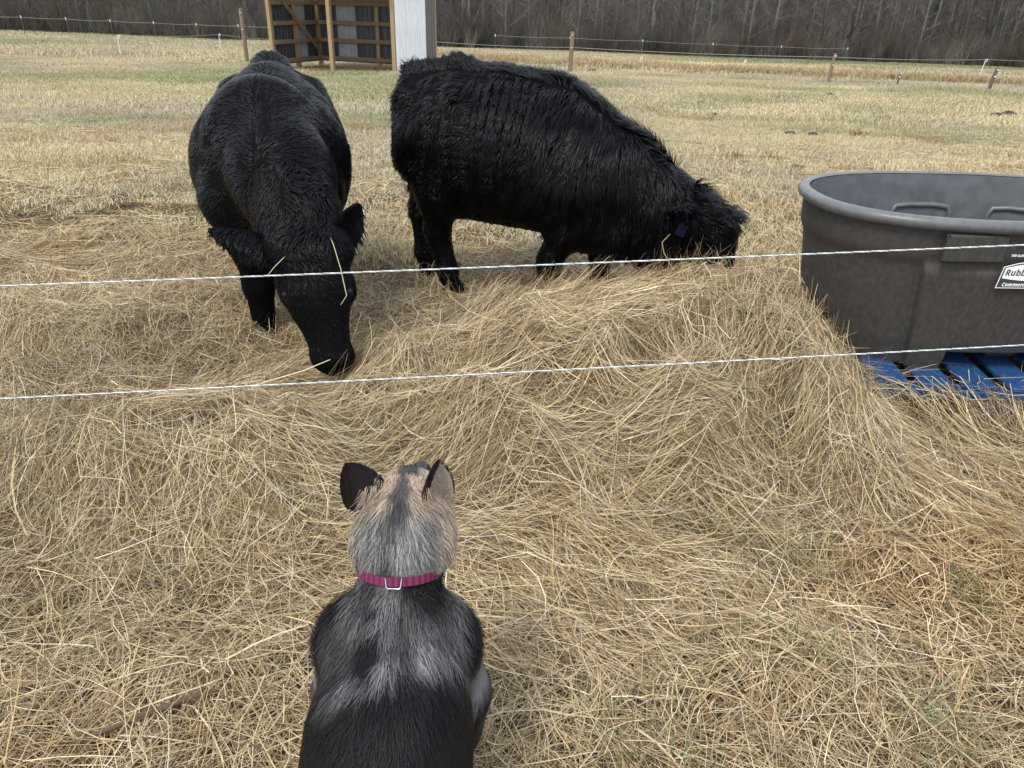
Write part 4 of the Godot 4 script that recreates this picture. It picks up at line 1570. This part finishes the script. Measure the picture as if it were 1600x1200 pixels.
	neck = [[J(0.80, 0.92, 0.0), 0.25, Vector3(1, 1, 0.95)], [J(1.06, 0.80, -0.08), 0.195, Vector3(1, 1, 1.0)], [J(1.30, 0.64, -0.15), 0.150, one], [J(1.42, 0.58, -0.185), 0.12, one]]
	head = [
		[J(1.45, 0.59, -0.275), 0.085, J(1.45, 0.59, -0.095), 0.085, 0.05], [J(1.46, 0.54, -0.185), 0.125, J(1.55, 0.43, -0.205), 0.112, 0.05],
		[J(1.55, 0.43, -0.205), 0.112, J(1.675, 0.24, -0.245), 0.066, 0.05], [J(1.43, 0.46, -0.19), 0.115, J(1.60, 0.25, -0.235), 0.066, 0.05],
		[J(1.675, 0.235, -0.212), 0.054, J(1.678, 0.23, -0.278), 0.054, 0.03], [J(1.62, 0.215, -0.24), 0.054, J(1.655, 0.195, -0.245), 0.050, 0.03],
		[J(1.525, 0.49, -0.315), 0.036, J(1.55, 0.44, -0.325), 0.030, 0.03], [J(1.515, 0.49, -0.080), 0.036, J(1.545, 0.44, -0.090), 0.030, 0.03],
	]
	mb = cow_body([hind_n, hind_f, fore_n, fore_f], neck, head, Vector3(-0.5, -0.05, -0.55), Vector3(1.80, 1.3, 0.55), s)
	tail(mb, [J(-0.22, 1.08), J(-0.31, 1.0), J(-0.335, 0.82), J(-0.33, 0.55), J(-0.32, 0.32)], [0.04, 0.035, 0.028, 0.022, 0.016])
	for l in [hind_n, hind_f, fore_n, fore_f]:
		hoof(mb, Vector3(l[0][-1].x, -0.02, l[0][-1].z))
	ear(mb, J(1.44, 0.575, -0.05), J(-0.10, 0.32, 1.0), J(-0.72, -0.70, 0.1), 0.245, 0.13, 0.8, Color.WHITE, 0.3, 0.014)
	ear(mb, J(1.43, 0.60, -0.30), J(-0.20, 0.85, -0.62), J(0.8, 0.1, -0.45), 0.18, 0.13, 0.8, Color.WHITE, 0.6, 0.014)
	obj("body", mb.mesh(), hide, root)
	var flow1 := func(p: Vector3, n: Vector3):
		if p.y < 0.10:
			return null
		var w1 := n3.get_noise_3d(p.x * 260.0, p.y * 200.0, p.z * 260.0 + 40.0)
		var w2 := n3.get_noise_3d(p.x * 600.0, p.y * 500.0, p.z * 600.0 + 90.0)
		var d := Vector3(-0.65 + w1 * 0.7, -0.55, signf(p.z) * 0.55 + w2 * 0.5)
		var w3 := n3.get_noise_3d(p.x * 700.0, p.y * 1500.0, p.z * 1500.0 + 3.0)
		var l := 0.046 * (1.0 + 0.4 * w1)
		var lift := 0.22 + 0.12 * w1 + 0.25 * w3
		if p.x < 0.1:
			d += Vector3(w2, w1, w2) * 0.9
		if absf(p.z + 0.03 * w1) < 0.035 and n.y > 0.4:
			d = Vector3(-0.9, 0.0, signf(p.z) * 0.5 + w2)
			l = 0.042
			lift = 0.26 + 0.2 * w3
		if p.x > 1.26:
			l = lerpf(0.036, 0.024, smoothstep(1.40, 1.50, p.x))
			lift = 0.22
			d = Vector3(0.5, -0.8, w1 * 0.5 + signf(p.z + 0.15) * 0.4)
			if p.y > 0.57 and absf(p.z + 0.185) < 0.085:
				l = 0.045
				lift = 0.6
				d = Vector3(0.8, -0.2 + w1, w2 * 2.0)
			if p.x > 1.62:
				l = 0.008
		elif p.y < 0.45:
			l = 0.02
			d = Vector3(0, -1.0, 0.0)
		var v := rng.randf_range(0.6, 1.5)
		return [d, l, Color(v, v, v), lift]
	grow_fur(mb, 66000, 0.0035, 0.0065, 0.034, 0.6, sleek, root, flow1)
	obj("eye", eye, wet, root).position = J(1.575, 0.455, -0.322)
	obj("eye", eye, wet, root).position = J(1.575, 0.455, -0.092)
	for z in [-0.285, -0.205]:
		var nm := MB.new()
		nm.tube(PackedVector3Array([J(0, -0.012, -0.004), J(0.004, 0.0, 0.0), J(0, 0.012, 0.004)]), PackedFloat32Array([0.004, 0.009, 0.005]), 8, Color.WHITE)
		obj("nostril", nm.mesh(), wet, root).position = J(1.733, 0.25, z)
	# stalks caught in their hair
	var t1 := root.transform
	stalk("long kinked hay stalk hanging down the face of the cow facing the fence", [t1 * J(1.50, 0.665, -0.265), t1 * J(1.545, 0.635, -0.28), t1 * J(1.60, 0.56, -0.30), t1 * J(1.655, 0.47, -0.315), t1 * J(1.67, 0.44, -0.29)], 0.0032, pale)
	stalk("short hay stalk lying beside the ear base of the cow facing the fence", [t1 * J(1.55, 0.60, -0.10), t1 * J(1.58, 0.57, -0.06), t1 * J(1.60, 0.54, -0.03)], 0.0032, pale)
	var t2: Transform3D = get_node("cow").transform
	stalk("curved white hay stalk standing up against the cheek of the side-on cow", [t2 * J(1.44, 0.24, 0.38), t2 * J(1.38, 0.33, 0.40), t2 * J(1.325, 0.41, 0.41), t2 * J(1.31, 0.46, 0.41), t2 * J(1.345, 0.50, 0.40)], 0.0042, pale)

# ---------------------------------------------------------------- dog
func build_dog() -> void:
	var base := Vector3(-0.195, 0.0, -0.90)
	base.y = land(base.x, base.z) + 0.052
	var root := thing("dog", base)
	tag(root, "dark sable dog sitting before the fence and watching the cattle", "dog")
	var f := Field.new(Vector3(-0.27, -0.03, -0.52), Vector3(0.27, 0.78, 0.42), 0.0095)
	var one := Vector3.ONE
	f.bone(J(0, 0.13, 0.24), 0.125, J(0, 0.25, 0.12), 0.130, 0.06, Vector3(1.05, 1, 1))
	f.bone(J(0, 0.25, 0.12), 0.130, J(0.0, 0.33, 0.0), 0.128, 0.06, Vector3(1.0, 1, 1))
	f.bone(J(0.0, 0.33, 0.0), 0.128, J(0.0, 0.39, -0.12), 0.112, 0.06, Vector3(1.0, 1, 1))
	f.bone(J(0.0, 0.28, -0.10), 0.11, J(0.0, 0.34, -0.18), 0.098, 0.06)
	f.bone(J(0.0, 0.42, -0.13), 0.092, J(0.0, 0.475, -0.160), 0.062, 0.05, Vector3(1.25, 1, 1))
	f.bone(J(0.0, 0.49, -0.172), 0.056, J(0.0, 0.54, -0.20), 0.058, 0.02)
	f.bone(J(0.0, 0.555, -0.215), 0.074, J(0.002, 0.585, -0.235), 0.070, 0.04, Vector3(1.0, 1, 1))
	f.bone(J(0.002, 0.585, -0.235), 0.068, J(0.006, 0.615, -0.29), 0.057, 0.04, Vector3(1.15, 1, 1))
	f.bone(J(0.006, 0.602, -0.305), 0.048, J(0.010, 0.580, -0.385), 0.026, 0.035)
	f.bone(J(0.010, 0.580, -0.385), 0.026, J(0.012, 0.570, -0.425), 0.022, 0.02)
	f.bone(J(0.006, 0.570, -0.295), 0.04, J(0.011, 0.553, -0.405), 0.016, 0.03)
	for z in [-1.0, 1.0]:
		f.bone(J(0.052 * z + 0.004, 0.557, -0.215), 0.034, J(0.060 * z + 0.006, 0.570, -0.265), 0.028, 0.04) # cheek ruff
		f.bone(J(0.088 * z, 0.425, -0.135), 0.056, J(0.10 * z, 0.28, -0.13), 0.052, 0.05) # shoulder, arm
		f.bone(J(0.115 * z, 0.28, -0.14), 0.05, J(0.10 * z, 0.22, -0.10), 0.045, 0.04)
		f.bone(J(0.10 * z, 0.22, -0.11), 0.042, J(0.095 * z, 0.05, -0.20), 0.026, 0.03)
		f.bone(J(0.095 * z, 0.03, -0.20), 0.030, J(0.098 * z, 0.018, -0.255), 0.026, 0.02)
		f.bone(J(0.11 * z, 0.15, 0.20), 0.11, J(0.155 * z, 0.16, 0.04), 0.075, 0.06) # thigh
		f.bone(J(0.155 * z, 0.15, 0.04), 0.065, J(0.155 * z, 0.06, 0.16), 0.04, 0.04)
		f.bone(J(0.155 * z, 0.04, 0.18), 0.036, J(0.165 * z, 0.022, -0.02), 0.030, 0.03)
	f.bone(J(0, 0.06, 0.32), 0.05, J(0.05, 0.03, 0.40), 0.035, 0.05)
	var mb := MB.new()
	f.mesh_into(mb, Color.WHITE)
	# hide colours: what shows between the hairs
	var tone := func(p: Vector3, n: Vector3) -> Color:
		var w := noise.get_noise_3d(p.x * 2400.0, (p.y - p.z) * 420.0, (p.y + p.z) * 900.0)
		var w2 := noise.get_noise_3d(p.x * 500.0, p.y * 500.0, p.z * 500.0 + 33.0)
		var w3 := noise.get_noise_3d(p.x * 1000.0 + 7.0, p.y * 700.0, p.z * 700.0 - 21.0)
		var black := Color(0.0062, 0.0062, 0.0072)
		var grey := Color(0.17, 0.165, 0.16)
		var cream := Color(0.47, 0.39, 0.30)
		var tan := Color(0.37, 0.275, 0.19)
		if (p.y - 0.528) * 0.93 - (p.z + 0.193) * 0.37 > -0.004:
			var c := Color(0.26, 0.25, 0.235).lerp(Color(0.022, 0.022, 0.024), clampf(0.36 + w * 1.7, 0.0, 1.0))
			var ahead := smoothstep(-0.195, -0.245, p.z + (p.y - 0.585) * -0.25 + 0.03 * w)
			c = c.lerp(tan.lerp(cream, 0.3 + 0.6 * w), ahead)
			var st := 0.008 + 0.008 * smoothstep(-0.29, -0.23, p.z)
			c = c.lerp(Color(0.040, 0.040, 0.044), (1.0 - smoothstep(st * 0.5, st * 1.5, absf(p.x - 0.006 + w2 * 0.012))) * 0.92 * smoothstep(-0.17, -0.215, p.z + (p.y - 0.585) * -0.25))
			if p.z < -0.285:
				c = c.lerp(Color(0.05, 0.05, 0.052), 1.0 - smoothstep(0.012, 0.030, absf(p.x - 0.008)))
			c = c.lerp(cream, smoothstep(0.058, 0.078, absf(p.x)) * smoothstep(0.53, 0.555, p.y) * 0.85)
			return c
		var lig := smoothstep(0.40, 0.46, p.y) * clampf(0.10 + w * 1.4, 0.0, 0.5) * smoothstep(0.13, 0.09, absf(p.x))
		lig *= smoothstep(0.04, -0.11, p.z + 0.10 * w2)
		var band := absf(p.z + 0.005 + 0.8 * p.x * p.x + 0.42 * p.x + w2 * 0.07 + w * 0.02)
		lig = maxf(lig, (1.0 - smoothstep(0.010, 0.034, band)) * clampf(0.34 + w * 1.7, 0.0, 0.85) * smoothstep(-0.11, -0.07, p.x) * smoothstep(-0.22, 0.20, w3 + 0.8 * p.x))
		var b2 := absf(p.z + 0.095 - 0.35 * (p.x + 0.05) + w2 * 0.06 + w * 0.02)
		lig = maxf(lig, (1.0 - smoothstep(0.006, 0.022, b2)) * clampf(0.36 + w * 1.5, 0.0, 0.75) * smoothstep(0.03, -0.03, p.x) * smoothstep(-0.25, 0.15, w3))
		var flank := smoothstep(0.112, 0.135, absf(p.x) + 0.012 * w2) * smoothstep(-0.04, -0.08, p.z) * smoothstep(0.42, 0.36, p.y) * smoothstep(0.29, 0.33, p.y)
		lig = maxf(lig, flank * clampf(0.75 + w * 0.9, 0.0, 1.0))
		var c2 := black.lerp(Color(0.235, 0.232, 0.235), clampf(lig, 0.0, 1.0))
		if p.y < 0.24:
			c2 = c2.lerp(cream * 0.7, smoothstep(0.24, 0.16, p.y) * 0.7 * smoothstep(-0.03, -0.08, p.z))
		return c2
	for i in mb.V.size():
		mb.C[i] = (tone as Callable).call(mb.V[i], mb.N[i]) * 0.8
	var nbody := mb.I.size()
	ear(mb, J(-0.052, 0.612, -0.258), J(-0.46, 0.88, -0.02), J(-0.50, -0.15, -0.85), 0.112, 0.076, 1.0, Color(0.012, 0.010, 0.009), 0.5, 0.009)
	ear(mb, J(0.060, 0.600, -0.252), J(0.22, 0.95, 0.02), J(0.70, -0.1, 0.60), 0.110, 0.080, 1.05, Color(0.013, 0.011, 0.010), 0.45, 0.009, Color(0.30, 0.25, 0.21))
	var nose := mat(Color(0.01, 0.009, 0.009), 0.25, 0.5)
	obj("body", mb.mesh(), mat(Color.WHITE, 0.7, 0.3, true), root)
	var hair := mat(Color.WHITE, 0.45, 0.30, true)
	var n3 := noise
	var how := func(p: Vector3, n: Vector3):
		if p.y < 0.06:
			return null
		var w := n3.get_noise_3d(p.x * 900.0, p.y * 900.0, p.z * 900.0 + 12.0)
		var d := Vector3(p.x * 2.0 + w * 0.5, -0.75, 0.6)
		var l := 0.027
		var lift := 0.18
		if p.y > 0.677 or (p.y > 0.63 and absf(p.x - 0.004) > 0.070): # ears
			d = Vector3(0, 1, 0)
			if n.dot(Vector3(0.70, -0.1, 0.60)) > 0.1 and p.x > 0.02:
				return [d, 0.012, Color(0.40, 0.33, 0.27) * rng.randf_range(0.5, 1.3), 0.25]
			return [d, 0.008, Color(0.012, 0.0105, 0.0095) * rng.randf_range(0.6, 1.6), 0.2]
		var ring := absf((p.y - 0.528) * 0.93 - (p.z + 0.193) * 0.37)
		if ring < 0.010:
			return null # pressed flat under the collar
		if p.y > 0.515:
			d = Vector3(p.x * 9.0, -0.85, 0.35 + w * 0.5)
			l = 0.028
			lift = 0.28
			if p.z < -0.255:
				d = Vector3(p.x * 4.0, 0.1, 1.0)
				l = 0.012
			if p.z < -0.30:
				l = 0.007
		elif p.y > 0.42:
			d = Vector3(p.x * 5.0 + w * 0.4, -0.8, 0.8)
			l = 0.040
			lift = 0.34
		var below := (p.y - 0.528) * 0.93 - (p.z + 0.193) * 0.37
		if below < -0.008 and below > -0.06:
			lift = 0.6 # fur stands out where the neck meets the shoulders
			l = minf(l, 0.034)
		elif below > 0.0 and below < 0.032:
			l = 0.015
		var c: Color = (tone as Callable).call(p, n)
		var k := rng.randf_range(0.55, 1.5)
		if c.r > 0.02 and rng.randf() < 0.25:
			k *= 0.35
		return [d, l * (1.0 + 0.35 * w), Color(c.r * k, c.g * k, c.b * k), lift]
	grow_fur(mb, 95000, 0.0011, 0.0021, 0.011, 0.5, hair, root, how)
	for z in [-1.0, 1.0]:
		var e := SphereMesh.new()
		e.radius = 0.009; e.height = 0.018; e.radial_segments = 14; e.rings = 8
		obj("eye", e, nose, root).position = J(0.008 + 0.036 * z, 0.615, -0.342)
	var ns := MB.new()
	ns.tube(PackedVector3Array([J(0, 0, 0.012), J(0, 0.002, 0.0), J(0, 0, -0.012)]), PackedFloat32Array([0.014, 0.019, 0.011]), 12, Color.WHITE)
	obj("nose", ns.mesh(), nose, root).position = J(0.012, 0.578, -0.443)
	# collar: a webbing band round the neck, with a slide of bright wire
	var col := thing("dog_collar", base + J(0.0, 0.528, -0.193))
	tag(col, "magenta woven nylon collar round the neck of the sitting dog", "collar")
	var up := Vector3(0, 0.93, -0.37).normalized()
	var fw := Vector3(0, 0.37, 0.93).normalized()
	var cb := MB.new()
	var seg := 160
	for ring in 2:
		var r0 := 0.0775 if ring == 0 else 0.0745
		for i in seg:
			var a := TAU * i / seg
			var rib := 0.0007 * (1.0 if i % 2 == 0 else -1.0) if ring == 0 else 0.0
			var dir := Vector3(1, 0, 0) * cos(a) + fw * sin(a)
			for v in 4:
				var h: float = [-0.0076, -0.0066, 0.0066, 0.0076][v]
				var rr: float = r0 + rib - (0.001 if v == 0 or v == 3 else 0.0)
				var nn: Vector3 = dir if ring == 0 else -dir
				var shade := Color(0.125, 0.016, 0.052) if i % 4 < 2 else Color(0.19, 0.034, 0.088)
				cb.vert(Vector3(dir.x * rr * 0.97, 0, 0) + fw * (sin(a) * rr) + up * h, nn, shade)
	for ring in 2:
		for i in seg:
			for v in 3:
				var a := ring * seg * 4 + i * 4 + v
				var b := ring * seg * 4 + ((i + 1) % seg) * 4 + v
				cb.quad(a, b, b + 1, a + 1)
	for i in seg: # top and bottom edges
		for v in [0, 3]:
			var a: int = i * 4 + v
			var b: int = ((i + 1) % seg) * 4 + v
			var q := []
			for id in [a, b, b + seg * 4, a + seg * 4]:
				q.append(cb.vert(cb.V[id], up * (1.0 if v == 3 else -1.0), cb.C[id]))
			cb.quad(q[0], q[1], q[2], q[3])
	obj("band", cb.mesh(), mat(Color.WHITE, 0.75, 0.3, true), col)
	var bk := MB.new()
	var loop := PackedVector3Array()
	var lr := PackedFloat32Array()
	for q in [[-0.014, 0.0085], [-0.0125, -0.0075], [-0.010, -0.010], [0.010, -0.010], [0.0125, -0.0075], [0.014, 0.0085]]:
		loop.append(Vector3(1, 0, 0) * q[0] + up * q[1] + fw * (0.0805 - q[0] * q[0] * 6.0))
		lr.append(0.0013)
	bk.tube(loop, lr, 8, Color.WHITE)
	var steel := mat(Color(0.75, 0.75, 0.77), 0.22)
	steel.metallic = 1.0
	obj("buckle", bk.mesh(), steel, col)
